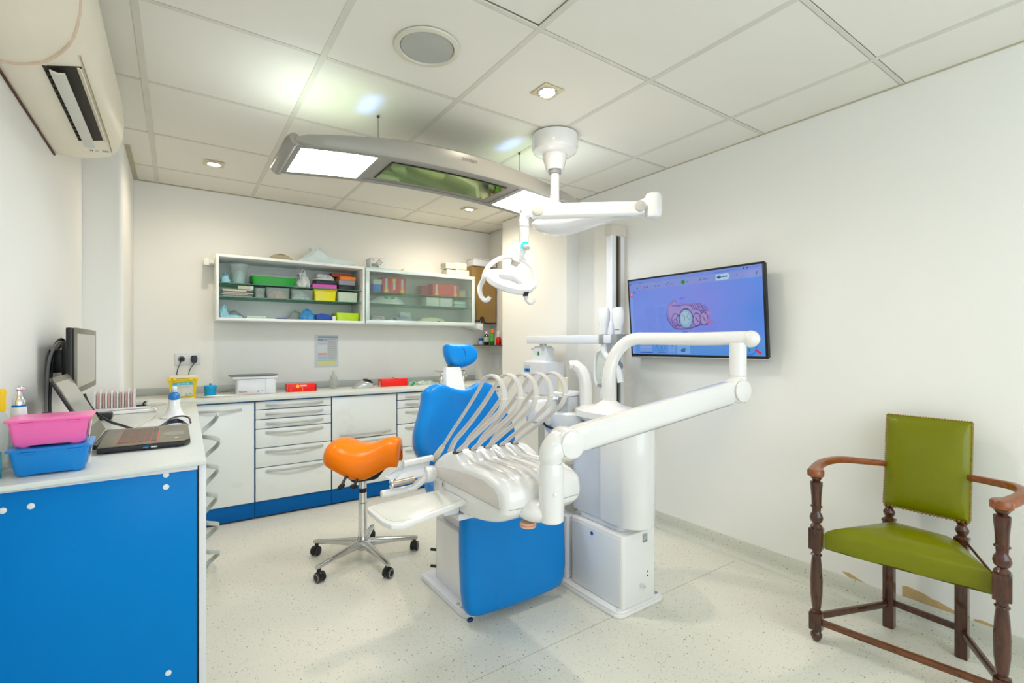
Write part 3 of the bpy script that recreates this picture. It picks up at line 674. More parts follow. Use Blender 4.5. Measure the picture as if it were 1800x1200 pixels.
# bottom
one('mask_pile', MB().heap((X_(394), YI - .02, S0), .03, .03, .085, seed=23, jit=.35).heap((X_(409), YI - .03, S0), .065, .025, .025, seed=24, jit=.2), MASK, 'pale blue masks in the bottom left of the open cabinet', 'masks')
one('film_packet', MB().heap((X_(412), YI + .09, S0), .07, .04, .06, seed=26, jit=.15), FILM, 'clear film packet behind the bottom left masks', 'packet')
one('green_tray', MB().box(X_(433), X_(468), YI - .05, YI + .06, S0 + .0005, S0 + .022, .004), mat('pale_green_tray', (180, 206, 192), .4), 'pale green flat tray on the cabinet bottom', 'tray')
bd = MB()
one('blue_tip_strip', MB().tube([V((X_(484) + k * .011, YI - .03, S0 + .006 + .004 * (k % 2))) for k in range(9)], .005, n=6), mat('navy_tips', (46, 60, 120), .5), 'strip of small navy tips on the cabinet bottom', 'tips')
one('film_packet', MB().heap((X_(525), YI + .09, S0), .06, .03, .075, seed=31, jit=.2), FILM, 'clear film bag beside the blue striped masks', 'bag')
one('striped_mask_pile', MB().heap((X_(541), YI - .02, S0), .055, .035, .085, seed=32, jit=.25), MASKB, 'blue and white striped masks on the cabinet bottom', 'masks')
one('blue_booklet', MB().prism([(X_(556), S0 + .001), (X_(583), S0 + .001), (X_(583), S0 + .045), (X_(565), S0 + .06), (X_(556), S0 + .05)], YI - .04, YI + .06, axis='y', soft=.002), mat('royal_blue_card', (0, 66, 160), .4), 'royal blue packet right of the striped masks', 'packet')
one('white_card_box', MB().box(X_(583.5), X_(589), YI - .05, YI + .05, S0 + .0005, S0 + .04, .001), PAPER, 'narrow white carton beside the lime tub', 'carton')
tub('lime_tub', 'lime green tub in the bottom right of the open cabinet', 'tub', X_(590.5), X_(631), S0, S0 + .07, mat('lime_plastic', (190, 222, 20), .3, vary=.08), fill=mat('lime_fill', (206, 226, 30), .5, vary=.1))
# ---- contents of the glazed cabinet
def X2(px): return cxy(px, YI + .01)
REDB = mat('red_carton', (220, 60, 52), .5, vary=.05)
def bx(name, label, cat, x0, x1, z0, z1, m, y0=YI - .04, y1=YI + .1, group=None):
    return one(name, MB().box(x0, x1, y0, y1, z0 + .0005, z1, .002), m, label, cat, group)
bx('blue_carton', 'blue carton at the left end behind the frosted glass', 'carton', X2(653), X2(667), S1, S1 + .07, mat('blue_carton', (30, 120, 210), .5))
bx('white_carton', 'white carton on top of the blue carton, behind frosted glass', 'carton', X2(653), X2(668), S1 + .0705, S1 + .115, PAPER)
for k, (a, b) in enumerate(((669, 682.5), (683, 696), (696.5, 710.5))):
    t = thing('red_carton', ('left', 'middle', 'right')[k] + ' of three upright red cartons behind the frosted glass', 'carton', (X2((a + b) / 2), YI, S1))
    part('body', MB().box(X2(a), X2(b), YI - .04, YI + .1, S1 + .0005, S1 + .14, .002), REDB, t)
    xm = (X2(a) + X2(b)) / 2
    part('white_band', MB().box(xm - .010, xm + .010, YI - .0415, YI - .0405, S1 + .03, S1 + .13), PAPER, t)
    part('yellow_spot', MB().cyl((xm - .002, YI - .0418, S1 + (.115 if k == 1 else .02)), (xm - .002, YI - .0435, S1 + (.115 if k == 1 else .02)), .017), YEL, t)
t = thing('red_carton', 'wide red carton lying at the right behind the frosted glass', 'carton', (X2(778), YI, S1))
part('body', MB().box(X2(757), X2(802), YI - .04, YI + .1, S1 + .0005, S1 + .12, .002), REDB, t)
for a in (764, 796):
    part('white_band', MB().box(X2(a) - .012, X2(a) + .006, YI - .0415, YI - .0405, S1 + .02, S1 + .11), PAPER, t)
    part('yellow_spot', MB().cyl((X2(a) - .002, YI - .0418, S1 + .018), (X2(a) - .002, YI - .0435, S1 + .018), .016), YEL, t)
bx('red_carton', 'dark red carton left of the wide red one, behind glass', 'carton', X2(742), X2(756), S1, S1 + .10, mat('dark_red_carton', (176, 50, 50), .5), YI + .02, YI + .12)
bx('brown_carton', 'brown carton hiding above the red one at the far right', 'carton', X2(804), X2(814), S1, S1 + .07, mat('brown_carton', (190, 180, 150), .5))
t = thing('white_glove_bag', 'white bag with two green spots behind the frosted glass', 'bag', (X2(685), YI, S2))
part('bag', MB().heap((X2(682), YI, S2), .15, .06, .075, seed=40, jit=.15), PAPER, t)
for a in (675, 687): part('green_spot', MB().ball((X2(a), YI - .045, S2 + .062), (.02, .008, .016), 12), mat('green_spot', (20, 170, 100), .5), t)
for k, (a, b) in enumerate(((746, 768), (769.5, 791))): bx('white_block', ('left', 'right')[k] + ' of two square white packs behind the frosted glass', 'pack', X2(a), X2(b), S2, S2 + .085, PAPER)
for k in range(2): bx('mint_carton', ('lower', 'upper')[k] + ' mint green flat carton at the right behind the frosted glass', 'carton', X2(794), X2(815), S2 + k * .032, S2 + k * .032 + .03, mat('mint_carton', (170, 214, 200), .5))
t = thing('white_carton', 'white carton with a red stripe, bottom left behind frosted glass', 'carton', (X2(660), YI, S0))
part('body', MB().box(X2(652), X2(672), YI - .04, YI + .08, S0 + .0005, S0 + .05, .002), PAPER, t)
part('red_stripe', MB().box(X2(652), X2(669), YI - .0415, YI - .0402, S0 + .034, S0 + .043), RED, t)
one('white_ball_pack', MB().heap((X2(686), YI, S0), .03, .04, .04, seed=44, jit=.1), PAPER, 'small white pack beside the red-striped carton', 'pack')
bx('lavender_carton', 'lavender blue carton on the bottom behind frosted glass', 'carton', X2(694), X2(718), S0, S0 + .045, mat('lavender_carton', (160, 176, 206), .5))
one('cream_roll', MB().cyl((X2(702), YI + .02, S0 + .073), (X2(722), YI + .02, S0 + .073), .027, soft=.004), PAPER, 'cream roll lying on the lavender carton', 'roll')
one('cream_bag', MB().heap((X2(757), YI, S0), .155, .06, .062, seed=46, jit=.1), mat('cream_bag', (226, 226, 196), .6), 'long cream bag on the bottom behind the frosted glass', 'bag')
one('loose_blue_cap', MB().ball((X2(765), YI - .07, S0 + .0125), (.022, .012, .0125), 12), mat('blue_carton', (30, 120, 210), .5), 'small blue cap in front of the cream bag', 'ball')  # a small blue cap, modelled as a flattened sphere
# ---- on top of the cabinets
ZC = ZT
one('masks_on_cabinet', MB().loft([[V((cxy(a, y), y, ZC + z)) for a, z in pr_] for y, pr_ in ((4.19, ((522, .001), (546, .055), (562, .118), (578, .06), (590, .001))), (4.215, ((524, .001), (542, .075), (560, .140), (580, .07), (596, .001))), (4.30, ((535, .001), (550, .06), (566, .112), (582, .05), (600, .001))))]).loft([[V((cxy(a, y), y, ZC + z)) for a, z in pr_] for y, pr_ in ((4.21, ((576, .001), (583, .062), (600, .05), (622, .036), (632, .001))), (4.33, ((582, .001), (590, .07), (606, .045), (626, .045), (636, .001))))]).heap((cxy(603, 4.25), 4.25, ZC), .12, .06, .045, seed=51, jit=.3).heap((cxy(545, 4.33), 4.33, ZC), .06, .05, .125, n=10, m=4, seed=58, jit=.3), mat('white_blue_fabric', (212, 226, 226), .8, vary=.08, scale=12), 'heap of pale masks and sheets on top of the open cabinet', 'sheets')
one('clear_bag', MB().heap((cxy(494, 4.38), 4.38, ZC), .10, .05, .075, seed=53, jit=.15), clear_mat('clear_bag', (236, 232, 218), .93, .3), 'clear plastic bag on top of the open cabinet', 'bag')
for k, (a, b, z) in enumerate(((437, 470, .006), (468, 492, .004), (485, 520, .003))):
    one('loose_leaflet', MB().box(cxy(a, 4.2), cxy(b, 4.2), 4.17, 4.30, ZC + .0005, ZC + z, .0005), mat('leaflet_%d' % k, ((228, 226, 216), (150, 156, 150), (222, 196, 170))[k], .6), ('white', 'grey', 'peach')[k] + ' leaflet lying on top of the open cabinet', 'leaflet')
X0, X1 = cxy(651.5, 4.18), cxy(679.5, 4.18)
t = thing('carton', 'white carton with a diamond hazard mark, on top between the cabinets', 'carton', ((X0 + X1) / 2, 4.24, ZC))
part('body', MB().box(X0, X1, 4.18, 4.31, ZC + .0005, ZC + .091, .001), PAPER, t)
M_ = frame((X0, 4.18, ZC), (1, 0, 0), (0, 0, 1)); W_ = X1 - X0; a = Art(M_, t.location)
a.rect(.0, .088, W_, .091, (196, 140, 120)).rect(0, 0, W_, .005, (226, 180, 160)).rect(.008, .068, .034, .08, (236, 160, 120)).rect(.008, .012, .055, .044, (90, 100, 90))
for k in range(3): a.rect(.013, .017 + k * .009, .051, .021 + k * .009, (180, 190, 176))
a.poly([(.057, .012), (.078, .012), (.057, .040)], (90, 100, 84))
cx_, cy_, q = .078, .055, .029; a.poly([(cx_ - q, cy_), (cx_, cy_ - q), (cx_ + q, cy_), (cx_, cy_ + q)], (54, 74, 70)); q = .0235
a.poly([(cx_ - q, cy_), (cx_, cy_ - q), (cx_ + q, cy_), (cx_, cy_ + q)], (206, 212, 204)).rect(cx_ - .014, cy_ - .002, cx_ + .014, cy_ + .002, (130, 140, 130))
a.build('printed_face', t)
one('cream_wedge', MB().prism([(cxy(704, 4.3), ZC + .0005), (cxy(718, 4.3), ZC + .0005), (cxy(716, 4.3), ZC + .05), (cxy(708, 4.3), ZC + .035)], 4.26, 4.36, axis='y', soft=.003), OFFW, 'small cream wedge-shaped holder on top of the glazed cabinet', 'holder')
one('cream_bag', MB().heap((cxy(735, 4.3), 4.3, ZC), .10, .05, .02, seed=57, jit=.2), mat('cream_film', (216, 206, 176), .5), 'flat cream packet on top of the glazed cabinet', 'packet')
for k, (a, b, z0, z1) in enumerate(((800, 821, .066, .130), (802, 825, 0, .064))):
    t = thing('glove_box', ('upper', 'lower')[k] + ' cream box with a patterned end, stacked on the glazed cabinet', 'box', (cxy((a + b) / 2, 4.25), 4.25, ZC + z0))
    part('body', MB().box(cxy(a, 4.19), cxy(b, 4.19), 4.19, 4.33, ZC + z0 + .0005, ZC + z1, .008, 3), mat('cream_card', (228, 218, 186), .5), t)
    part('patterned_end', MB().box(cxy(a - 17, 4.19) + .01, cxy(a, 4.19) - .0005, 4.20, 4.32, ZC + z0 + .0005, ZC + z1 - .006, .006, 2), mat('grey_print_card', (196, 194, 180), .5, vary=.15, scale=40), t)
t = thing('white_canister_box', 'long white box right of the cream boxes above the towel dispenser', 'box', (cxy(852, 4.3), 4.3, ZC + .0))
part('body', MB().box(2.52, 2.80, 4.335, 4.47, 2.092, 2.16, .006), WHITE2, t)
part('lid_band', MB().box(2.515, 2.805, 4.33, 4.475, 2.1602, 2.168, .002), WHITE2, t)
# ------------------------------------------------------------------ towel dispenser, shelf with bottles
t = thing('towel_dispenser', 'smoky brown paper towel dispenser at the end of the wall cabinets', 'dispenser', (2.67, 4.42, 1.50))
part('cover', MB().prism([(2.50, 1.52), (2.60, 1.52), (2.612, 1.56), (2.64, 1.56), (2.652, 1.50), (2.80, 1.50), (2.80, 2.085), (2.50, 2.085)], 4.335, 4.492, axis='y', soft=.012), mat('smoky_brown_plastic', (140, 112, 62), .22, vary=.04, coat=.3), t)
part('black_rim', MB().tube([V((2.49, 4.332, 1.515)), V((2.595, 4.332, 1.515)), V((2.61, 4.332, 1.556)), V((2.64, 4.332, 1.556)), V((2.655, 4.332, 1.496)), V((2.80, 4.332, 1.496))], .006, n=8), BLACK, t)
part('towel', MB().box(2.53, 2.625, 4.36, 4.45, 1.44, 1.555, .004), PAPER, t)
one('wall_tray', MB().prism([(2.44, 1.462), (2.60, 1.418), (2.615, 1.43), (2.615, 1.49), (2.60, 1.49), (2.44, 1.49)], 4.30, 4.49, axis='y', soft=.003), WHITE2, 'white sloping tray under the towel dispenser', 'tray')
SZ = 1.268
t = thing('bottle_shelf', 'thin dark shelf in the corner niche holding small bottles', 'shelf', (2.72, 4.2, SZ - .006))
part('board', MB().box(2.605, 2.829, 4.06, 4.494, SZ - .008, SZ, .001), mat('dark_glass_shelf', (40, 46, 44), .2), t)
def bottle(name, label, x, y, r, h, m, cap, caph, capr, neck, extra=None, gap=0):
    t = thing(name, label, 'bottle', (x, y, SZ))
    hb = h - caph
    part('flask', MB().lathe([(r * .9, SZ + .0005), (r, SZ + .006), (r, SZ + hb - neck), (r * .75, SZ + hb - neck * .45), (capr * .8, SZ + hb - .004), (capr * .8, SZ + hb)], (x, y, 0), n=24), m, t)
    part('cap', MB().lathe([(capr, SZ + hb + .0005), (capr, SZ + h - .004), (capr * .85, SZ + h), (.001, SZ + h)], (x, y, 0), n=18), cap, t)
    if extra: part('label_band', MB().lathe([(r + .0006, SZ + h * extra[0]), (r + .0008, SZ + h * extra[1])], (x, y, 0), n=24, cap=False), extra[2], t)
    return t
yb_ = 4.40
def xb(px, y): return cxy(px, y)
bottle('small_jar', 'small white jar with a blue cap on the niche shelf', xb(845.5, 4.42), 4.42, .024, .072, WHITE2, mat('blue_cap', (0, 90, 200), .35), .026, .024, .006)
bottle('brown_bottle', 'dark brown bottle with white cap and pale green label', xb(855, 4.36), 4.36, .029, .142, mat('brown_glass', (52, 18, 10), .12, coat=.4), OFFW, .026, .012, .03, (.24, .60, mat('pale_green_label', (160, 196, 166), .5, vary=.1)))
bottle('green_bottle', 'green bottle with an orange cap on the niche shelf', xb(865.5, 4.28), 4.28, .024, .165, mat('green_bottle', (30, 126, 20), .25, vary=.2, scale=20), mat('orange_cap', (250, 106, 0), .35), .042, .016, .010, (.22, .70, mat('light_green_label', (90, 166, 60), .45, vary=.3, scale=30)))
bottle('red_bottle', 'bottle with red lower half and clear pump neck on the niche shelf', xb(876.5, 4.20), 4.20, .028, .145, mat('red_liquid', (214, 4, 4), .2), mat('pale_cap', (214, 214, 200), .4), .06, .017, .022)
bottle('dark_green_bottle', 'dark green bottle mostly hidden by the wall corner', xb(886, 4.12), 4.12, .022, .125, mat('dark_green_glass', (16, 90, 50), .25), BLACK, .03, .012, .02)
# sockets and cables
def socket(px0, px1, z0, z1, y, label, n):
    x0, x1 = cxy(px0, y), cxy(px1, y)
    t = thing('wall_socket', label, 'socket', ((x0 + x1) / 2, y, z0))
    part('plate', MB().box(x0, x1, y - .011, y - .0005, z0, z1, .003), WHITE2, t)
    for k in range(n):
        xx = x0 + (x1 - x0) * (k + .5) / n
        part('outlet_well', MB().cyl((xx, y - .0105, (z0 + z1) / 2), (xx, y - .0125, (z0 + z1) / 2), .024), MIDG, t)
    return t, x0, x1
t, x0, x1 = socket(307.5, 352, 1.118, 1.208, YB, 'double white wall socket above the yellow sharps bin', 2)
xa, xb2 = x0 + (x1 - x0) * .27, x0 + (x1 - x0) * .75
t = thing('black_plug', 'left black plug with a thin lead in the double socket', 'plug', (xa, 4.47, 1.16))
part('plug_body', MB().cyl((xa, 4.487, 1.163), (xa, 4.46, 1.163), .018, .014, soft=.003), BLACK, t)
part('lead', MB().tube(smooth([(xa, 4.458, 1.16), (xa - .015, 4.45, 1.12), (xa - .03, 4.45, 1.07), (xa - .035, 4.46, .96)], 5), .003, n=8), solid('dark_green_lead', (30, 60, 56), .4), t)
t = thing('black_plug', 'right black square adapter plug in the double socket', 'plug', (xb2, 4.47, 1.13))
part('plug_body', MB().box(xb2 - .019, xb2 + .019, 4.445, 4.487, 1.135, 1.19, .007, 3), solid('charcoal_plug', (50, 50, 60), .4), t)
part('lead', MB().tube(smooth([(xb2, 4.46, 1.136), (xb2 - .005, 4.455, 1.12), (xb2 - .03, 4.455, 1.075), (xb2 - .045, 4.46, .96)], 5), .003, n=8), solid('dark_green_lead', (30, 60, 56), .4), t)
XQ = 2.829
t = thing('wall_socket', 'white socket in the niche below the bottle shelf', 'socket', (XQ, 4.33, 1.05))
part('plate', MB().box(XQ - .011, XQ - .0005, 4.30, 4.45, 1.02, 1.18, .003), WHITE2, t)
p0 = PX(848, 626, XQ)
t = thing('black_plug', 'black plug in the niche socket with hanging thin leads', 'plug', (XQ, p0.y, p0.z))
part('plug_body', MB().cyl((XQ - .012, p0.y - .03, p0.z), (XQ - .055, p0.y - .03, p0.z), .018, .012, soft=.003), BLACK, t)
e = V((XQ - .058, p0.y - .03, p0.z))
part('lead', MB().tube(smooth([e, e + V((-.005, .0, -.06)), e + V((-.002, -.01, -.14)), e + V((.01, -.12, -.22))], 6), .0028, n=8), DARKG, t)
part('lead', MB().tube(smooth([e, e + V((-.004, -.02, -.05)), e + V((0, -.09, -.12)), e + V((.01, -.15, -.22))], 6), .0028, n=8), DARKG, t)
part('lead', MB().tube(smooth([e, e + V((-.003, -.02, .05)), e + V((0, -.08, .10)), e + V((.02, -.15, .14))], 6), .0028, n=8), DARKG, t)
# poster
t = thing('notice', 'printed notice sheet with a yellow footer on the splash panel', 'notice', (1.094, 4.49, 1.07))
pa, pb = PY(553, 588, 4.49), PY(594.5, 645, 4.49)
W_, H_ = pb.x - pa.x, pa.z - pb.z
part('sheet', MB().box(pa.x, pb.x, 4.4915, 4.4935, pb.z, pa.z), mat('notice_paper', (208, 214, 222), .35), t)
a = Art(frame((pa.x, 4.4913, pb.z), (1, 0, 0), (0, 0, 1)), t.location)
def rr(x0, y0, x1, y1, c): a.rect(x0 * W_, (1 - y1) * H_, x1 * W_, (1 - y0) * H_, c)
rr(.14, .05, .98, .09, (70, 150, 180)); rr(.35, .13, .92, .155, (206, 176, 170)); rr(.14, .13, .34, .16, (140, 140, 150)); rr(.14, .165, .52, .2, (130, 180, 200)); rr(.14, .27, .5, .295, (180, 120, 140))
rr(.54, .19, .95, .75, (190, 196, 196)); rr(.14, .3, .52, .55, (214, 220, 222)); rr(.14, .555, .52, .62, (226, 166, 140)); rr(.14, .65, .52, .76, (170, 200, 222)); rr(.14, .78, .92, .92, (226, 222, 150)); rr(.14, .775, .92, .795, (176, 196, 170)); rr(.6, .19, .84, .21, (150, 176, 176)); rr(.6, .735, .8, .755, (150, 176, 176))
for k in range(8): rr(.58, .25 + k * .055, .9, .262 + k * .055, (170, 176, 178))
a.build('printed_face', t)
# ------------------------------------------------------------------ things on the back worktop
ZW = .895
t = thing('sharps_bin', 'yellow sharps bin with a clear lid on the back worktop', 'bin', (.03, 4.2, ZW))
x0, x1, y0, y1 = -.052, .118, 4.15, 4.28
part('bin_body', MB().loft([[V((x, y, z)) for x, y in ((x0 + q, y0 + q), (x1 - q, y0 + q), (x1 - q, y1 - q), (x0 + q, y1 - q))] for q, z in ((.012, ZW + .001), (.004, ZW + .09), (0, ZW + .128))]), YEL, t)
part('rim', MB().box(x0 - .004, x1 + .004, y0 - .004, y1 + .004, ZW + .1285, ZW + .135, .002), YEL, t)
part('lid', MB().box(x0 + .004, x1 - .004, y0 + .004, y1 - .004, ZW + .1355, ZW + .158, .008), solid('clear_peach_lid', (232, 222, 196), .3), t)
for xx in (x0 + .005, x0 + .035, x1 - .038, x1 - .006): part('clip', MB().box(xx - .011, xx + .011, y0 - .009, y0 - .0045, ZW + .122, ZW + .142, .002), YEL, t)
a = Art(frame((x0 + .022, y0 - .0005 + .0045, ZW + .008), (1, 0, 0), (0, -.06, 1)), t.location)
a.M = frame((x0 + .024, y0 + .0015, ZW + .012), (1, 0, 0), (0, -.075, 1))
a.rect(0, 0, .118, .098, (214, 212, 198)).rect(0, .08, .118, .098, (0, 178, 210)).rect(.025, .085, .045, .093, (160, 220, 232)).rect(.05, .085, .08, .093, (130, 214, 230)).rect(.085, .084, .095, .094, (190, 214, 226))
for k in range(3): a.rect(.005, .070 - k * .006, .11 - k * .008, .0725 - k * .006, (176, 176, 166))
a.rect(.012, .012, .05, .052, (196, 196, 186)).rect(.016, .016, .046, .048, (216, 214, 202)).rect(.072, .004, .094, .008, (20, 30, 30)).rect(.094, .004, .116, .012, (120, 204, 212)).rect(.092, .016, .112, .02, (120, 124, 118)).disc(.078, .017, .006, (150, 200, 190))
a.build('bin_label', t)
t = thing('blue_pot', 'small round blue pot with a knobbed lid on the back worktop', 'pot', (.2, 4.2, ZW))
part('pot', MB().lathe([(.036, ZW + .0005), (.038, ZW + .004), (.0385, ZW + .058)], (.2, 4.2, 0)), CYAN, t)
part('lid', MB().lathe([(.042, ZW + .0585), (.042, ZW + .072), (.036, ZW + .078), (.001, ZW + .079)], (.2, 4.2, 0)), CYAN, t)
part('knob', MB().box(.193, .207, 4.193, 4.207, ZW + .079, ZW + .094, .002), CYAN, t)
# disinfection tray
t = thing('disinfection_bath', 'long white instrument bath with a dark grey lid on the back worktop', 'instrument bath', (.5, 4.2, ZW))
x0, x1 = .362, .632; y0, y1 = 4.13, 4.27
part('basin', MB().vbox(x0, x1, y0, y1, ZW + .0005, ZW + .118, .02, 5), WHITE2, t)
part('rim', MB().vbox(x0 - .028, x1 + .010, y0 - .008, y1 + .008, ZW + .1185, ZW + .138, .022), WHITE2, t)
part('lid', MB().loft([[V(((x0 - .045 + x1 + .018) / 2 + math.cos(a) ** 1 * (abs(math.cos(a)) ** -.45 if abs(math.cos(a)) > .01 else 1) * .170 * k, (y0 + y1) / 2 + math.sin(a) * (abs(math.sin(a)) ** -.45 if abs(math.sin(a)) > .01 else 1) * .085 * k, z)) for a in [2 * PI * (j + .5) / 32 for j in range(32)]] for k, z in ((.96, ZW + .1385), (1, ZW + .142), (.99, ZW + .147), (.8, ZW + .150), (.01, ZW + .1505))]), solid('dark_grey_lid', (92, 98, 96), .35), t)
part('front_rib', MB().box(x0 + .195, x0 + .235, y0 - .004, y0 - .0002, ZW + .006, ZW + .116, .002), WHITE2, t)
text('hygobox', .0155, frame((x0 + .042, y0 - .0006, ZW + .024), (1, 0, 0), (0, 0, 1)), t.location, 'lettering', DARKG, t, .0003)
a = Art(frame((x0 + .12, y0 - .0006, ZW + .018), (1, 0, 0), (0, 0, 1)), t.location)
a.poly([(.016, .0), (.026, .0), (.034, .018), (.026, .014)], (70, 160, 214)).rect(.042, .008, .066, .011, (150, 190, 214)).rect(.042, .003, .06, .006, (180, 200, 214)); a.build('blue_emblem', t)
def rcarton(label, x0, x1, y0, y1, h):
    t = thing('red_carton', label, 'carton', ((x0 + x1) / 2, (y0 + y1) / 2, ZW))
    part('body', MB().box(x0, x1, y0, y1, ZW + .0005, ZW + h, .0015), RED, t); return t
t = rcarton('red glove carton with a yellow spot, right of the white bath', .715, .928, 4.16, 4.26, .062)
a = Art(frame((.715, 4.16, ZW), (1, 0, 0), (0, 0, 1)), t.location)
a.disc(.078, .044, .013, (255, 200, 0)).rect(.094, .044, .145, .054, (255, 190, 180)).rect(.094, .038, .15, .041, (250, 120, 110)).rect(.025, .004, .030, .028, (255, 170, 0)).rect(.112, .004, .117, .034, (255, 160, 0)); a.rect(-.0, .0, .004, .062, (240, 90, 80)); a.build('printed_face', t)
part('torn_flap', MB().box(.929, .938, 4.165, 4.255, ZW + .0005, ZW + .058, .002), solid('dark_red_flap', (120, 14, 10), .5), t)
t = rcarton('plain red carton beside the tap, right of the grey dome', 1.50, 1.742, 4.20, 4.30, .066)
a = Art(frame((1.50, 4.30, ZW), (0, -1, 0), (0, 0, 1)), t.location); a.rect(.03, .02, .07, .045, (250, 170, 0)).rect(.03, .005, .07, .015, (255, 230, 220)); a.build('printed_face', t)
part('wrapper_loop', MB().tube(smooth([(1.60, 4.22, ZW + .066), (1.61, 4.225, ZW + .078), (1.64, 4.23, ZW + .068), (1.66, 4.23, ZW + .067)], 5), .002, n=6), BLACK, t)
t = thing('scrub_bottle', 'clear slender squeeze bottle below the notice', 'bottle', (1.108, 4.3, ZW))
part('flask', MB().lathe([(.034, ZW + .0005), (.035, ZW + .004), (.035, ZW + .07), (.026, ZW + .1), (.012, ZW + .118), (.006, ZW + .15), (.001, ZW + .151)], (1.108, 4.3, 0)), clear_mat('hazy_bottle', (226, 230, 224), .72), t)
t = thing('curing_light_dock', 'grey dome-shaped device with a black top on the back worktop', 'device', (1.325, 4.2, ZW))
pr = [(0, 0), (.012, .012), (.03, .03), (.06, .052), (.09, .066), (.118, .068), (.15, .058), (.178, .036), (.19, .012), (.19, 0)]
rings = []
for k in range(13):
    a_k = -1 + 2 * k / 12; s = math.sqrt(max(.02, 1 - a_k * a_k)) ** .7
    rings.append([V((1.232 + .095 + (x - .095) * (.6 + .4 * s), 4.2 + .05 * a_k, ZW + .0005 + z * s)) for x, z in pr])
part('shell', MB().loft(rings), solid('silver_grey_shell', (176, 182, 180), .25, metal=.3), t)
rings = []
for k in range(7):
    a_k = -1 + 2 * k / 6; s = math.sqrt(max(.02, 1 - a_k * a_k)) ** .7
    rings.append([V((1.232 + x, 4.2 + .034 * a_k, ZW + .003 + z * (.93 + .10 * s))) for x, z in ((.10, .064), (.108, .074), (.13, .075), (.155, .064), (.178, .044), (.17, .04), (.15, .052), (.12, .06))])
part('black_insert', MB().loft(rings), BLACK, t)
one('tube_bag', MB().heap((1.80, 4.22, ZW), .045, .03, .034, seed=61).heap((1.89, 4.23, ZW), .07, .03, .035, seed=62, jit=.2).heap((1.98, 4.25, ZW), .06, .03, .032, seed=63, jit=.2), clear_mat('green_tint_film', (206, 226, 214), .35, .2), 'clear film pack with green ends lying by the red carton', 'pack')
one('green_tip', MB().prism([(1.752, ZW + .001), (1.775, ZW + .001), (1.80, ZW + .032), (1.785, ZW + .036)], 4.15, 4.165, axis='y'), mat('green_tip', (0, 160, 90), .4), 'green folded tip at the left of the clear film pack', 'label')
def tap(label, x, y, lean):
    t = thing('sink_tap', label, 'tap', (x, y, ZW))
    part('tap_body', MB().cyl((x, y, ZW), (x + lean * .02, y, ZW + .10), .021, .017, soft=.003), CHROME, t)
    part('spout', MB().tube(smooth([(x, y, ZW + .06), (x - lean * .02, y - .06, ZW + .085), (x - lean * .03, y - .13, ZW + .07)], 5), .010, n=10), CHROME, t)
    part('lever', MB().tube([V((x + lean * .02, y, ZW + .108)), V((x - lean * .03, y - .02, ZW + .118)), V((x - lean * .09, y - .05, ZW + .128))], [.012, .007, .005], n=10), CHROME, t)
tap('chrome tap left of the white headrest post', 2.10, 4.25, 1)
tap('chrome lever tap right of the white headrest post', 2.36, 4.28, 1)
for i, (a, b, r, m, lb) in enumerate((((.10, 4.09), (.22, 4.03), .007, ALU, 'slim metal instrument lying before the sharps bin'), ((.17, 4.07), (.36, 4.06), .009, WHITE, 'white pen-shaped instrument lying before the blue pot'), ((.36, 4.10), (.52, 4.12), .004, solid('rose_tip', (200, 176, 160), .3, metal=.5), 'thin rose metal probe lying before the white bath'))):
    one('dental_instrument', MB().tube([V((a[0], a[1], ZW + r)), V(((a[0] + b[0]) / 2, (a[1] + b[1]) / 2, ZW + r)), V((b[0], b[1], ZW + r))], [r * .6, r, r * .5], n=10), m, lb, 'instrument')
# ------------------------------------------------------------------ left desk
ZD = .90; YP = 1.89
t = thing('desk', 'white topped desk with a blue end panel at the left', 'desk', (-.18, 2.6, 0))
part('desktop', MB().prism([(-.45, 1.825), (.078, 1.868), (.098, 3.46), (.098, 3.70), (-.45, 3.70)], ZD - .016, ZD, soft=.003), solid('white_desktop', (218, 222, 218), .25, vary=.015), t)
part('apron_rail', MB().box(-.45, .054, YP - .012, YP + .01, ZD - .03, ZD - .0165, .002), WHITE2, t)
part('end_panel', MB().box(-.45, .052, YP, YP + .02, .02, ZD - .0165, .001), BLUEP, t, label='bright blue end panel')
part('corner_post', MB().box(.058, .078, YP - .004, YP + .03, 0, ZD - .0165, .002), WHITE2, t, label='white upright edge post')
part('dark_gap', MB().box(.0525, .0575, YP + .004, YP + .02, 0, ZD - .02), BLACK, t)
part('side_panel', MB().box(.058, .076, 3.35, 3.68, 0, ZD - .0165, .002), WHITE2, t)
part('back_leg', MB().box(.02, .05, 2.0, 2.04, 0, ZD - .0165, .002), WHITE2, t)
for x, z in ((-.03, .867 - .004), (-.03, .825), (-.339, .823), (-.395, .821), (-.024, .231), (-.339, .231)):
    part('screw_cap', MB().lathe([(.0085, 0), (.0085, .003), (.006, .0045), (.001, .005)], (0, 0, 0), n=20, M=Matrix.Translation((x, YP - .0002, z)) @ Matrix.Rotation(PI / 2, 4, 'X')), WHITE, t)
# coiled hose hanging by the far side of the desk
co = []; a_y = .075
for k in range(260):
    f = k / 259; a = f * 2 * PI * 5.4
    rx = .040 + .006 * math.sin(f * 9); co.append(V((.148 + rx * math.cos(a), 3.2 + a_y * math.sin(a), .866 - .85 * f + .022 * math.cos(a + .9))))
one('coiled_hose', MB().tube(co, .008, n=10, flat=(.006, .012), up=(0, 0, 1)), solid('grey_coil', (190, 196, 188), .4), 'pale grey coiled hose hanging off the far edge of the desk', 'hose')
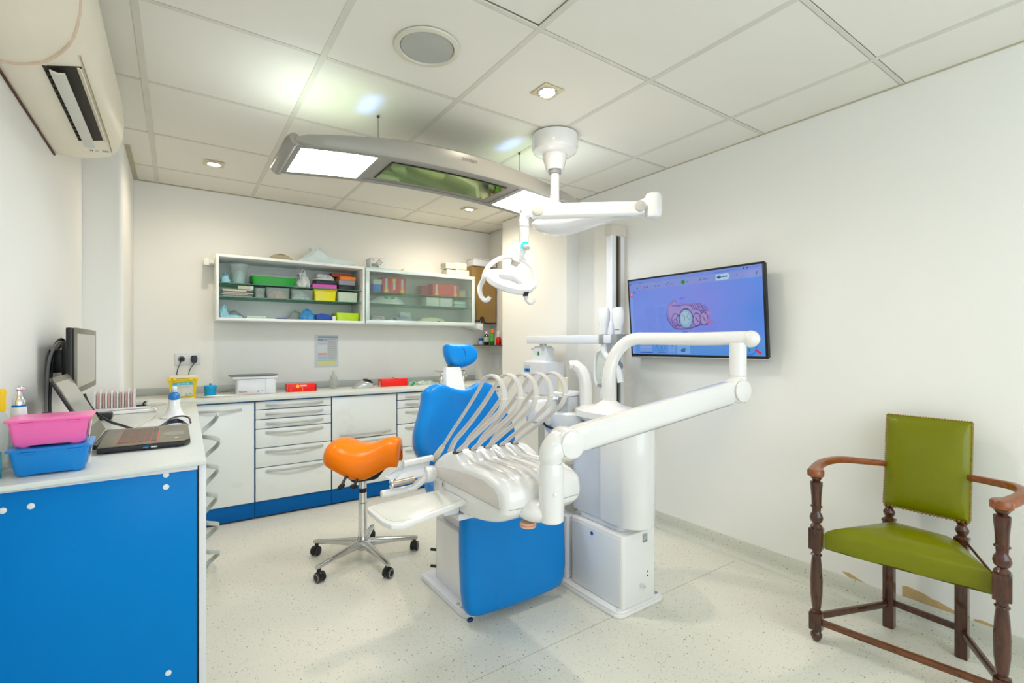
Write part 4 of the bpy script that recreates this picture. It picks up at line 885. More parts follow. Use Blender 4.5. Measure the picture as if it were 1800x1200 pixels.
# two lidded boxes
def lid_box(name, label, rgb, z0, cx, cy, w, d, h, rz):
    m = mat(name + '_plastic', rgb, .3, vary=.05, scale=3, coat=.1)
    t = thing(name, label, 'box', (cx, cy, z0), rz, local=True, group=None)
    def rg(k, z, e=0):
        pts = []; hx, hy, r = w / 2 * k + e, d / 2 * k + e, .012
        for qx, qy, a0 in ((1, 1, 0), (-1, 1, PI / 2), (-1, -1, PI), (1, -1, 1.5 * PI)):
            for j in range(4):
                a = a0 + PI / 2 * j / 3; pts.append(V((qx * (hx - r) + r * math.cos(a), qy * (hy - r) + r * math.sin(a), z)))
        return pts
    part('box_body', MB().loft([rg(.84, .006), rg(.86, .008), rg(.97, h - .008), rg(.98, h - .006)]), m, t)
    part('lid', MB().loft([rg(1, h - .0055, .004), rg(1, h - .001, .006), rg(1, h + .001, .004), rg(.9, h + .0025), rg(.6, h + .003)]), m, t)
    for sx in (-1, 1):
        for sy in (-1, 1): part('foot', MB().lathe([(.011, 0), (.014, .003), (.014, .008)], (sx * w * .31, sy * d * .31, 0), n=14), m, t)
    for sx in (-.27, .30):
        part('lid_clip', MB().tube([V((sx * w - .014, -d / 2 * .985, h - .010)), V((sx * w + .014, -d / 2 * .985, h - .010))], .0035, n=8), m, t)
    a = Art(frame((w / 2 * .91 - .001, -d * .33, .013), (0, 1, 0), (.12, 0, 1)), (0, 0, 0))
    a.rect(0, 0, .035, h * .62, (232, 232, 236))
    for k in range(4): a.rect(.006, .006 + k * .009, .028, .009 + k * .009, (190, 190, 206))
    a.v = [(x + .004, y, z) for x, y, z in a.v]
    a.build('sticker', t)
lid_box('blue_box', 'translucent blue lidded box at the front of the desk', (0, 134, 216), ZD, -.307, 1.985, .176, .155, .079, math.radians(3))
lid_box('pink_box', 'translucent pink lidded box stacked on the blue box', (250, 112, 184), ZD + .0826, -.308, 1.985, .178, .150, .080, math.radians(2))
one('leaflet_packet', MB().box(-.452 + .012, -.408, 1.935, 1.94, ZD + .001, ZD + .075, .001, M=None), mat('teal_packet', (0, 130, 150), .4, vary=.5, scale=18), 'teal and green packet standing left of the blue box', 'packet')
# handpiece, bottle
t = thing('handpiece', 'white handpiece with a chrome angled head standing behind the pink box', 'handpiece', (-.405, 2.1, ZD))
hx, hy = -.404, 2.10
part('handle', MB().lathe([(.024, ZD), (.0245, ZD + .06), (.021, ZD + .13), (.0175, ZD + .185)], (hx, hy, 0)), WHITE, t)
part('blue_ring', MB().lathe([(.0165, ZD + .1855), (.0165, ZD + .19)], (hx, hy, 0)), BLUEP, t)
part('chrome_neck', MB().lathe([(.0160, ZD + .1905), (.0158, ZD + .205), (.012, ZD + .212), (.009, ZD + .225), (.007, ZD + .24)], (hx, hy, 0)), CHROME, t)
part('head', MB().cyl((hx - .006, hy - .004, ZD + .243), (hx + .008, hy + .004, ZD + .236), .009, soft=.002), CHROME, t)
t = thing('wash_bottle', 'clear bottle with a yellow cap at the left edge of the picture', 'bottle', (-.44, 2.02, ZD))
bx_, by_ = -.432, 2.05
part('flask', MB().lathe([(.017, ZD + .0005), (.0185, ZD + .004), (.0185, ZD + .14), (.012, ZD + .165), (.007, ZD + .178)], (bx_, by_, 0)), GLASSY, t)
part('yellow_cap', MB().lathe([(.009, ZD + .1785), (.011, ZD + .19), (.0095, ZD + .215), (.0115, ZD + .235), (.0085, ZD + .245), (.001, ZD + .246)], (bx_, by_, 0)), YEL, t)
one('black_cap_bottle', MB().box(-.370, -.335, 2.16, 2.195, ZD, ZD + .12, .006).box(-.364, -.341, 2.166, 2.189, ZD + .12, ZD + .155, .003), BLACK, 'small black bottle top between handpiece and laptop', 'bottle')
# laptop
t = thing('laptop', 'open grey laptop with red-outlined keys on the desk', 'laptop', (0, 0, 0), local=True)
A_, B_, C_, D_ = V((-.222, 2.155, 0)), V((.038, 2.16, 0)), V((.036, 2.575, 0)), V((-.236, 2.575, 0))
z0, z1 = ZD + .0005, ZD + .026
LG = mat('warm_grey_metal', (128, 124, 108), .35, metal=.4, vary=.03)
base = [(-.226, 2.152), (.020, 2.156), (.040, 2.19), (.038, 2.545), (.022, 2.578), (-.238, 2.578)]
part('base', MB().prism(base, z0 + .004, z1 - .004, soft=.003), BLACK, t)
part('palm_deck', MB().prism([(x * .995 + .0, 2.365 + (y - 2.365) * .995) for x, y in base], z1 - .004, z1, soft=.0015), LG, t)
for k in range(3): part('foot', MB().cyl((-.2 + k * .1, 2.18, ZD), (-.2 + k * .1, 2.18, z0 + .004), .008), RUBBER, t)
kb = MB(); REDK = solid('red_key_edge', (206, 56, 40), .4, emit=.25, ecol=(220, 60, 40))
KX0, KX1, KY0, KY1 = -.178, -.062, 2.195, 2.525
part('key_bed', MB().box(KX0 - .002, KX1 + .002, KY0 - .002, KY1 + .002, z1 - .0005, z1 + .0006), REDK, t)
rows = 6; keys = MB(); rnk = random.Random(3)
for r in range(rows):
    y = KY0
    while y < KY1 - .004:
        wk = .0195 if r else .0185
        if r == 5 and 2.30 < y < 2.34: wk = .09
        y2 = min(KY1, y + wk); xk0 = KX0 + (KX1 - KX0) * r / rows
        keys.box(xk0 + .0011, xk0 + (KX1 - KX0) / rows - .0011, y + .0011, y2 - .0011, z1 + .0006, z1 + .0022); y = y2
part('keys', keys, mat('key_grey', (110, 102, 90), .5), t, kind='stuff')
part('touchpad', MB().box(-.043, .020, 2.285, 2.375, z1, z1 + .0008), solid('touchpad_grey', (140, 138, 120), .3), t)
a = Art(frame((.004, 2.205, z1 + .0003), (0, 1, 0), (-1, 0, 0)), (0, 0, 0)); a.rect(0, 0, .008, .012, (150, 200, 60)).rect(.010, 0, .028, .012, (206, 216, 226)); a.build('sticker', t)
part('port', MB().box(-.10, -.085, 2.1495, 2.1525, z0 + .009, z0 + .014), solid('blue_port', (30, 130, 200), .4), t)
part('port', MB().box(-.078, -.060, 2.1495, 2.1525, z0 + .009, z0 + .014), ALU, t)
part('hinge', MB().cyl((-.236, 2.20, z1 - .006), (-.236, 2.56, z1 - .006), .008), BLACK, t)
# screen plane leans back toward the wall
hb = V((-.243, 2.275, ZD + .026)); ht = V((-.358, 2.275, 1.163)); sv = (ht - hb); SL = sv.length; sv.normalize(); sn = V((sv.z, 0, -sv.x))
MS = Matrix(((0, sv.x, sn.x, hb.x), (1, sv.y, sn.y, hb.y), (0, sv.z, sn.z, hb.z), (0, 0, 0, 1)))
part('screen_lid', MB().prism([(0, 0), (.322, 0), (.322, SL - .012), (.295, SL), (.03, SL), (0, SL - .012)], -.012, -.002, M=MS, soft=.003), solid('aubergine_black', (40, 32, 38), .4), t)
part('bezel', MB().prism([(0.001, 0.002), (.321, 0.002), (.321, SL - .012), (.295, SL - .001), (.03, SL - .001), (.001, SL - .012)], -.002, .0002, M=MS), LG, t)
part('display', MB().box(.012, .310, .05, SL - .022, .0002, .001, M=MS), solid('unlit_display', (150, 150, 142), .22, metal=.1, coat=.6), t)
# monitor
t = thing('monitor', 'wall-mounted grey monitor behind the laptop', 'monitor', (-.40, 2.78, 1.06), local=False)
mx_ = -.338
MMn = frame((mx_, 2.600, 1.075), (0, 1, 0), (0, 0, 1))
part('bezel', MB().box(0, .56, 0, .270, -.006, .004, .002, M=MMn), LG, t)
part('display', MB().box(.006, .525, .026, .246, .004, .0052, M=MMn), solid('unlit_display', (150, 150, 142), .22, metal=.1, coat=.6), t)
part('navy_edge', MB().box(.526, .545, .022, .250, .004, .0054, M=MMn), solid('navy_gloss', (0, 22, 56), .3), t)
part('rear_shell', MB().prism([(.0, .0), (.56, .0), (.56, .270), (.0, .270)], -.030, -.0065, M=MMn, soft=.006), BLACK, t)
part('rear_hump', MB().box(.12, .44, .05, .22, -.060, -.0305, .01, M=MMn), BLACK, t)
part('wall_arm', MB().box(.22, .34, .08, .18, -.1135, -.0605, .004, M=MMn), BLACK, t)
for k, (yy, s) in enumerate(((2.80, 0), (2.77, .012), (2.84, .02))):
    part('cable', MB().tube(smooth([(-.40, yy + .12, 1.25), (-.415, yy + .05, 1.30 - s), (-.433, yy, 1.26 - s), (-.440, yy - .04, 1.17), (-.442, yy - .06, 1.0), (-.436, yy - .02, .912)], 6), .006, n=8), (BLACK, MIDG, DARKG)[k], t)
t = thing('power_cable', 'thick black cable with adapter looping from the monitor to the laptop', 'cable', (-.25, 2.95, ZD))
part('cable', MB().tube(smooth([PY(148, 692, 2.93), PY(153, 704, 2.93), PY(162, 718, 2.93), PY(176, 731, 2.88), PY(196, 742, 2.80), PY(216, 748, 2.70), PY(233, 754, 2.60)], 6), .006, n=10), BLACK, t)
part('adapter', MB().box(PY(150, 705, 2.95).x - .012, PY(156, 705, 2.95).x + .004, 2.94, 2.965, .93, .965, .004), BLACK, t)
one('power_brick', MB().box(-.36, -.27, 3.12, 3.20, ZD, ZD + .035, .01, 3), BLACK, 'black power brick behind the laptop screen', 'adapter')
0 and one('yellow_folder', MB().box(-.37, -.24, 2.66, 2.80, ZD, ZD + .05, .003), YEL, 'yellow box half hidden behind the laptop screen', 'box')
# rack of pale trays
t = thing('tray_rack', 'white upright rack with eight fins holding pink trays', 'rack', (-.29, 3.55, ZD))
part('rack_base', MB().box(-.40, -.20, 3.50, 3.60, ZD, ZD + .018, .003), WHITE2, t)
for k in range(8):
    x = -.380 + k * .0245
    part('fin', MB().prism([(3.50, ZD + .0182), (3.60, ZD + .0182), (3.60, ZD + .112), (3.57, ZD + .122), (3.50, ZD + .108)], x, x + .008, axis='x', soft=.001), WHITE2, t)
for k in range(7):
    x = -.371 + k * .0245
    one('pink_tray', MB().box(x + .001, x + .0135, 3.51, 3.595, ZD + .0185, ZD + .10, .003), mat('salmon_pink_plastic', (222, 178, 164), .45, vary=.08), ('leftmost', 'second', 'third', 'middle', 'fifth', 'sixth', 'rightmost')[k] + ' salmon pink tray, counted from the left, in the white rack', 'tray', group='pink trays in the white rack')
t = thing('instrument_case', 'long flat white case lying in front of the tray rack', 'case', (-.2, 3.38, ZD))
part('case', MB().prism([(-.316, 3.34), (-.30, 3.325), (-.12, 3.355), (-.095, 3.375), (-.10, 3.40), (-.30, 3.40)], ZD + .0005, ZD + .018, soft=.005), WHITE, t)
part('pen', MB().tube([V((-.30, 3.37, ZD + .024)), V((-.17, 3.385, ZD + .024)), V((-.11, 3.392, ZD + .022))], [.004, .005, .003], n=8), WHITE2, t)
one('white_booklet', MB().prism([(-.19, 3.44), (-.11, 3.43), (-.10, 3.50), (-.18, 3.52)], ZD + .0005, ZD + .016, soft=.002), PAPER, 'folded white leaflet right of the tray rack', 'leaflet')
# intraoral scanner on its stand
t = thing('intraoral_scanner', 'white scanner with a blue grip on a flared white stand', 'scanner', (-.013, 3.03, ZD))
cx, cy = -.014, 3.03
rg = []
for z, rx, ry, f in ((0, .060, .05, 1), (.004, .062, .052, 1), (.008, .055, .046, 1), (.02, .042, .036, 1), (.045, .030, .027, 1), (.07, .026, .024, 1), (.095, .026, .023, 1)):
    rg.append([V((cx + rx * math.cos(2 * PI * k / 28), cy + ry * math.sin(2 * PI * k / 28), ZD + z)) for k in range(28)])
part('stand', MB().loft(rg), WHITE, t)
part('foot_plate', MB().lathe([(.03, 0), (.032, .003), (.028, .006)], (cx + .04, cy + .01, ZD), n=20), OFFW, t)
part('blue_grip', MB().ball((cx, cy - .006, ZD + .108), (.0255, .021, .028), 20), mat('scanner_blue', (40, 122, 196), .25, coat=.3), t)
part('collar', MB().lathe([(.024, .095), (.026, .105), (.022, .118)], (cx, cy + .006, ZD)), WHITE, t)
part('wand', MB().lathe([(.0145, .122), (.0135, .142)], (cx + .001, cy, ZD)), solid('pale_blue_sleeve', (204, 220, 232), .25), t)
part('tip', MB().lathe([(.0125, .1422), (.0125, .158), (.010, .160), (.001, .1605)], (cx + .001, cy, ZD)), WHITE, t)
part('tip_line', MB().lathe([(.0129, .1425), (.0129, .1445)], (cx + .001, cy, ZD)), solid('navy_line', (30, 40, 110), .4), t)
one('scanner_cable', MB().tube(smooth([(-.02, 3.09, ZD + .05), (-.05, 3.2, ZD + .055), (-.10, 3.32, ZD + .035), (-.12, 3.38, ZD + .026), (-.09, 3.30, ZD + .004), (-.10, 3.1, ZD + .004), (-.13, 2.9, ZD + .004), (-.15, 2.75, ZD + .004)], 8), .0028, n=8), OFFW, 'thin cream cable trailing from the scanner across the desk', 'cable')
t = thing('goggles', 'dark lens protective glasses lying behind the laptop', 'glasses', (0, 2.72, ZD))
part('frame', MB().tube(smooth([(-.075, 2.66, ZD + .006), (-.05, 2.68, ZD + .02), (-.02, 2.75, ZD + .034), (.02, 2.78, ZD + .036), (.045, 2.75, ZD + .028), (.05, 2.70, ZD + .012)], 6), .004, n=8), DARKG, t)
part('lens', MB().loft([[V((-.06 + k * .015 + 0, 2.675 + .10 * math.sin(k / 7 * PI), ZD + .006 + .022 * math.sin(k / 7 * PI) * q)) for k in range(8)] for q in (0, 1.0)], closed=False, cap=False), solid('smoked_lens', (60, 60, 80), .15, coat=.5), t)
one('black_lead', MB().tube(smooth([(-.176, 4.06, .894), (-.182, 4.055, .885), (-.188, 4.05, .86), (-.195, 4.05, .6), (-.20, 4.06, .01)], 6), .005, n=8), BLACK, 'black lead dropping beside the left end of the back worktop', 'cable')
# ------------------------------------------------------------------ television
t = thing('television', 'wall-mounted television showing a blue scan of teeth', 'television', (2.74, 1.884, 1.19))
TLp, TRp, BLp = V((2.657, 2.374, 1.736)), V((2.657, 1.391, 1.736)), V((2.70, 2.374, 1.195))
MT = frame(BLp, TRp - TLp, TLp - BLp)
TW, TH = .983, (TLp - BLp).length
part('rear_shell', MB().box(.004, TW - .004, .004, TH - .004, -.034, -.004, .005, M=MT), BLACK, t)
part('bezel', MB().box(0, TW, 0, .014, -.005, .003, .001, M=MT).box(0, TW, TH - .012, TH, -.005, .003, .001, M=MT).box(0, .012, .014, TH - .012, -.005, .003, .001, M=MT).box(TW - .014, TW, .014, TH - .012, -.005, .003, .001, M=MT), BLACK, t)
part('silver_lip', MB().box(0, TW, -.010, -.0005, -.02, .004, .002, M=MT).box(TW * .46, TW * .53, -.018, -.0105, -.012, .002, .002, M=MT).box(TW - .03, TW, -.016, -.0105, -.018, .002, .001, M=MT), ALU, t)
part('wall_mount', MB().box(TW * .35, TW * .65, .12, .34, -.055, -.0345, .003, M=MT).box(TW * .42, TW * .58, .05, .13, -.066, -.045, .003, M=MT), BLACK, t)
SCR = bpy.data.materials.new('lit_screen'); SCR.use_nodes = True
_nt = SCR.node_tree; _N = _nt.nodes; _L = _nt.links; _b = _N['Principled BSDF']
_b.inputs['Base Color'].default_value = (.01, .01, .015, 1); _b.inputs['Roughness'].default_value = .12; _b.inputs['Emission Strength'].default_value = .72
_tc = _N.new('ShaderNodeTexCoord'); _sp = _N.new('ShaderNodeSeparateXYZ'); _L.new(_tc.outputs['Generated'], _sp.inputs[0])
_nz = _N.new('ShaderNodeTexNoise'); _nz.inputs['Scale'].default_value = 1.6; _L.new(_tc.outputs['Generated'], _nz.inputs['Vector'])
_ad = _N.new('ShaderNodeMath'); _ad.operation = 'MULTIPLY_ADD'; _ad.inputs[1].default_value = .5; _L.new(_nz.outputs[0], _ad.inputs[0]); _L.new(_sp.outputs[1], _ad.inputs[2])
_r = _N.new('ShaderNodeValToRGB'); _r.color_ramp.elements[0].color = (*lin((78, 138, 228)), 1); _r.color_ramp.elements[1].color = (*lin((112, 140, 226)), 1)
_r.color_ramp.elements[0].position = .2; _r.color_ramp.elements[1].position = .95; _e = _r.color_ramp.elements.new(.6); _e.color = (*lin((122, 134, 224)), 1)
_L.new(_ad.outputs[0], _r.inputs[0]); _L.new(_r.outputs[0], _b.inputs['Emission Color'])
part('screen', MB().box(.012, TW - .014, .014, TH - .012, -.002, .0005, M=MT), SCR, t)
W_, H_ = TW - .026, TH - .026
a = Art(frame(MT @ V((.012, .014, .0006)), MT.to_3x3() @ V((1, 0, 0)), MT.to_3x3() @ V((0, 1, 0))), t.location)
def S(u, v): return (u * W_, v * H_)
def sr(x0, y0, x1, y1, c): a.rect(x0 * W_, y0 * H_, x1 * W_, y1 * H_, c)
sr(0, .955, 1, 1, (110, 140, 222)); sr(0, .865, 1, .955, (128, 146, 216)); sr(.70, .965, .8, .975, (80, 120, 214))
sr(0, .0, 1, .205, (86, 146, 222)); sr(.0, .0, .03, .86, (122, 156, 230))
a.disc(*S(.012, .955), .007, (70, 110, 200)); sr(.085, .955, .12, .962, (50, 110, 220))
a.disc(*S(.075, .895), .006, (60, 90, 180)); sr(.135, .88, .142, .915, (190, 80, 150)); sr(.155, .892, .175, .902, (70, 90, 180))
a.line(S(.232, .905), S(.246, .885), .006, (0, 130, 140)); sr(.255, .892, .275, .902, (60, 90, 180))
a.ringarc(*S(.345, .90), .013, .003, (70, 100, 200)); sr(.365, .897, .39, .905, (70, 100, 200))
a.disc(*S(.467, .905), .015, (0, 140, 40)); sr(.49, .903, .51, .911, (60, 100, 190))
a.line(S(.59, .895), S(.605, .93), .004, (60, 50, 120)); sr(.615, .906, .65, .915, (60, 100, 200))
a.poly([S(.705, .875), S(.79, .875), S(.80, .91), S(.79, .945), S(.705, .945)], (176, 206, 240)); a.disc(*S(.728, .91), .014, (20, 90, 120), .009); sr(.745, .905, .785, .918, (40, 110, 130))
sr(.84, .905, .848, .92, (80, 100, 180)); a.line(S(.962, .89), S(.972, .93), .006, (30, 110, 160))
sr(.78, .975, .86, .98, (60, 120, 220)); a.disc(*S(.89, .978), .005, (40, 60, 150)); a.disc(*S(.912, .978), .005, (30, 70, 140)); sr(.925, .975, .98, .982, (120, 110, 200))
sr(.008, .79, .032, .845, (186, 40, 80)); sr(.012, .798, .028, .836, (220, 190, 210)); a.ringarc(*S(.020, .817), .006, .002, (186, 40, 80)); a.disc(*S(.048, .84), .007, (40, 110, 220))
a.poly([S(.43, .705), S(.45, .72), S(.475, .72), S(.47, .705), S(.455, .69), S(.44, .692)], (140, 90, 226))
a.poly([S(.44, .175 + .075), S(.455, .235), S(.475, .24), S(.485, .258), S(.44, .258)], (0, 90, 230)) if False else a.poly([S(.445, .285), S(.46, .265), S(.475, .265), S(.485, .29), S(.445, .29)], (0, 90, 220))
a.disc(*S(.29, .53), .012, (150, 150, 180), .004); a.disc(*S(.645, .50), .022, (206, 120, 160), .006); a.poly([S(.424, .215), S(.44, .195), S(.435, .19), S(.424, .20)], (20, 90, 150))
# the scanned jaw
jaw = [(.325, .60), (.345, .655), (.365, .66), (.375, .695), (.395, .70), (.39, .665), (.375, .645), (.40, .63), (.43, .625), (.445, .655), (.47, .645), (.5, .635), (.53, .63), (.545, .64), (.555, .625), (.575, .64), (.59, .625), (.60, .60), (.61, .575), (.635, .57), (.655, .565), (.645, .545), (.625, .53), (.615, .50), (.635, .45), (.655, .42), (.66, .395), (.64, .375), (.60, .375), (.56, .355), (.50, .325), (.46, .32), (.41, .325), (.375, .345), (.35, .40), (.33, .46), (.325, .53)]
cy = [S(x, y) for x, y in jaw]
def fan(pts, c, ctr):
    for p, q in zip(pts, pts[1:] + pts[:1]): a.poly([ctr, p, q], c); a.k -= 1
    a.k += 1
fan(cy, (138, 122, 194), S(.47, .48))
fan([S(.47 + (x - .47) * .82 - .01, .50 + (y - .50) * .72 + .025) for x, y in jaw], (156, 140, 206), S(.46, .52))
for x, y, w_, c in ((.56, .58, .045, (96, 76, 150)), (.6, .56, .03, (120, 96, 170))):
    for k in range(6): a.line(S(x - w_ + k * w_ / 3, y + .05), S(x - w_ + k * w_ / 3 + .02, y - .03), .004, c)
a.stroke([S(x, y) for x, y in [(.325, .53), (.33, .46), (.35, .40), (.375, .345), (.41, .325), (.46, .32), (.50, .325), (.56, .355), (.60, .375), (.64, .375), (.66, .395)]], .006, (76, 64, 140))
a.stroke([S(x, y) for x, y in [(.37, .625), (.43, .615), (.47, .625), (.52, .61), (.56, .56), (.6, .53), (.64, .54)]], .005, (90, 70, 150))
for x, y, rx, ry in ((.395, .44, .032, .085), (.425, .43, .026, .075)): a.ringarc(x * W_, y * H_, rx * W_, .004, (84, 66, 140), sy=ry * H_ / (rx * W_))
a.ringarc(.395 * W_, .42 * H_, .016 * W_, .003, (84, 66, 140), sy=1.2)
a.disc(*S(.478, .455), .056 * W_, (80, 74, 140), .125 * H_); a.disc(*S(.478, .45), .050 * W_, (140, 176, 206), .112 * H_); a.disc(*S(.472, .46), .034 * W_, (158, 192, 212), .08 * H_)
a.stroke([S(.45, .50), S(.47, .47), S(.465, .42)], .003, (70, 110, 130)); a.stroke([S(.50, .52), S(.485, .47), S(.51, .43)], .003, (90, 130, 150))
for x, y in ((.558, .435), (.612, .44)):
    a.disc(x * W_, y * H_, .030 * W_, (84, 66, 140), .085 * H_); a.disc(x * W_, y * H_, .025 * W_, (160, 142, 200), .072 * H_); a.line(S(x - .008, y + .03), S(x + .012, y - .03), .008, (110, 88, 160))
a.poly([S(.645, .475), S(.655, .42), S(.68, .40), S(.685, .385), S(.64, .37), S(.635, .41)], (170, 112, 180))
# lower panels
for x0, x1 in ((.075, .19),): sr(x0, .015, x1, .16, (110, 150, 220)); sr(x0, .015, x1, .03, (46, 90, 190)); [sr(x0 + .004, .05 + k * .035, x1 - .004, .062 + k * .035, (140, 176, 236)) for k in range(3)]
a.ringarc(*S(.265, .115), .037, .004, (36, 120, 180)); sr(.262, .07, .268, .1, (0, 100, 190)); sr(.235, .02, .30, .03, (60, 100, 180))
sr(.325, .01, .385, .17, (110, 160, 232)); a.poly([S(.345, .15), S(.37, .15), S(.358, .10)], (20, 60, 160)); sr(.335, .02, .375, .026, (60, 130, 220))
sr(.395, .01, .50, .17, (120, 166, 230)); a.disc(*S(.445, .055), .018, (30, 100, 150), .011); a.disc(*S(.455, .07), .010, (40, 120, 170))
a.disc(*S(.93, .245), .024, (50, 90, 170), .018); a.ringarc(*S(.935, .24), .028, .006, (60, 180, 190), PI, 2 * PI); sr(.862, .20, .868, .25, (20, 70, 160)); sr(.868, .20, .892, .23, (20, 70, 160)); sr(.892, .20, .898, .25, (20, 70, 160))
a.ringarc(*S(.905, .095), .046, .009, (30, 130, 230)); a.disc(*S(.945, .155), .016, (130, 30, 220)); a.line(S(.94, .075), S(.975, .03), .012, (206, 40, 70)); a.line(S(.905, .085), S(.905, .05), .008, (0, 150, 110)); a.line(S(.85, .045), S(.885, .07), .016, (40, 80, 230))
a.build('screen_image', t, .70)
# ------------------------------------------------------------------ panoramic x-ray by the right wall
t = thing('panoramic_xray', 'tall white panoramic x-ray with slotted column by the right wall', 'x-ray machine', (2.55, 2.5, 0))
CX, CY_ = 2.60, 2.475
def rc(x0, x1, y0, y1, z0, z1, r=.02): return MB().vbox(x0, x1, y0, y1, z0, z1, r)
part('base_plate', MB().vbox(2.36, 2.74, 2.28, 2.70, 0, .03, .05), WHITE2, t)
part('column', rc(2.60, 2.742, 2.475, 2.535, .031, 2.135, .012), WHITE2, t)
part('column_cap', MB().loft([[V((x, y, z)) for x, y in pts] for pts, z in (([(2.596, 2.470), (2.746, 2.470), (2.746, 2.538), (2.596, 2.538)], 2.075), ([(2.596, 2.470), (2.746, 2.470), (2.746, 2.538), (2.596, 2.538)], 2.15), ([(2.606, 2.476), (2.736, 2.476), (2.736, 2.532), (2.606, 2.532)], 2.16))]), solid('beige_white_cap', (214, 206, 196), .35), t)
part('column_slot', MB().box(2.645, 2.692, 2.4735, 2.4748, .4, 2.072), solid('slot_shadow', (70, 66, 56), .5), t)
part('slot_rail', MB().box(2.658, 2.664, 2.472, 2.4734, .4, 2.07), BLACK, t)
part('slot_rail', MB().box(2.672, 2.690, 2.4722, 2.4734, .4, 2.07), solid('rail_bronze', (140, 132, 116), .3, metal=.5), t)
# arm carried in front of the column
yL, yR = 3.26, 2.22; XA = 2.44
part('rotating_arm', rc(XA - .04, XA + .10, 2.29, yL, 1.282, 1.342, .02), WHITE2, t)
part('arm_carriage', MB().box(2.54, 2.60, 2.42, 2.474, 1.10, 1.34, .01), WHITE2, t)
part('arm_block', MB().box(XA - .043, XA + .10, 2.36, 2.405, 1.279, 1.345, .003), MIDG, t)
part('arm_block', MB().box(XA - .043, XA + .10, 2.235, 2.288, 1.279, 1.345, .003), MIDG, t)
hd = part('xray_head', MB().loft([[V((x, y, z)) for x, y in ((XA - .05 - q, 2.99 - q), (XA + .11 + q, 2.99 - q), (XA + .11 + q, 3.23 + q), (XA - .05 - q, 3.23 + q))] for q, z in ((.0, .86), (.02, .88), (.02, 1.13), (.0, 1.14), (-.03, 1.145), (-.035, 1.24), (-.05, 1.262))]), WHITE2, t)
part('head_mount', MB().cyl((XA + .02, 3.1, 1.262), (XA + .02, 3.1, 1.281), .03), ALU, hd)
a = Art(frame((XA - .053, 3.235, 1.10), (0, -1, 0), (0, 0, 1)), t.location); a.M = frame((XA - .0705, 3.235, 1.06), (0, -1, 0), (0, 0, 1))
a.rect(0, -.02, .075, .045, (196, 210, 214)).rect(0, -.01, .075, .018, (0, 120, 206)).rect(.03, -.004, .05, .012, (20, 60, 110)).rect(.004, -.06, .014, -.03, (0, 96, 200)).rect(.0, -.03, .075, -.026, (150, 160, 160)); a.build('display_panel', hd)
a = Art(frame((XA - .0155, 3.16, 1.19), (0, -1, 0), (0, 0, 1)), t.location); a.M = frame((XA - .0195, 3.14, 1.185), (0, -1, 0), (0, 0, 1)); a.rect(.02, 0, .034, .032, (0, 130, 40)).rect(0, 0, .018, .032, (222, 226, 222)).rect(-.07, .045, -.045, .06, (170, 172, 166)).rect(.07, .04, .098, .06, (190, 188, 180)); a.build('indicator_panel', hd)
def flare(y, x, z0, z1):
    return MB().loft([[V((x + rx * math.cos(2 * PI * k / 20), y + ry * math.sin(2 * PI * k / 20), z)) for k in range(20)] for z, rx, ry in ((z0, .022, .024), (z0 + .03, .024, .027), (z0 + (z1 - z0) * .55, .035, .045), (z0 + (z1 - z0) * .85, .036, .046), (z1, .03, .036), (z1 + .006, .02, .024))])
part('temple_support', flare(2.385, XA - .01, 1.3455, 1.525), WHITE, t)
part('temple_support', flare(2.262, XA + .0, 1.3455, 1.52), WHITE, t)
part('support_ring', MB().lathe([(.026, 1.372), (.026, 1.376)], (XA, 2.262, 0), n=20), DARKG, t)
part('support_fork', MB().tube(smooth([(XA - .01, 2.385, 1.279), (XA - .01, 2.38, 1.22), (XA - .01, 2.33, 1.17), (XA, 2.26, 1.10), (XA, 2.24, 1.02)], 5), .022, n=12), WHITE, t)
part('support_fork', MB().tube(smooth([(XA - .01, 2.40, 1.235), (XA - .01, 2.44, 1.225), (XA, 2.475, 1.18), (XA, 2.485, 1.05), (XA, 2.46, .98)], 5), .012, n=12), WHITE, t)
part('face_shield', MB().loft([[V((XA + .0 + .004 * s, 2.44 - .10 * w1 + 0.0, z)) if s else V((XA, 2.44 + .05 * w1, z)) for s in (0, 1)] for z, w1 in ((.98, .5), (1.02, .8), (1.1, 1), (1.18, .95), (1.22, .6))], closed=False, cap=False), clear_mat('clear_shield', (230, 238, 234), .75), t)
part('chin_rod', MB().cyl((XA, 2.42, .90), (XA, 2.42, .985), .010), WHITE2, t)
part('chin_clamp', MB().box(XA - .02, XA + .02, 2.395, 2.445, .98, 1.0, .003), MIDG, t)
part('adjust_knob', MB().cyl((2.60, 2.42, 1.12), (2.60, 2.39, 1.12), .03, soft=.004), MIDG, t)
part('chin_post', rc(2.52, 2.60, 2.42, 2.474, .80, 1.0995, .01), WHITE2, t)
part('support_pole', MB().box(2.43, 2.47, 3.09, 3.13, 0.0305, .859, .004), solid('grey_pole', (176, 178, 172), .35, metal=.2), t)
part('floor_foot', MB().vbox(2.38, 2.52, 2.70, 3.20, 0, .03, .03), WHITE2, t)
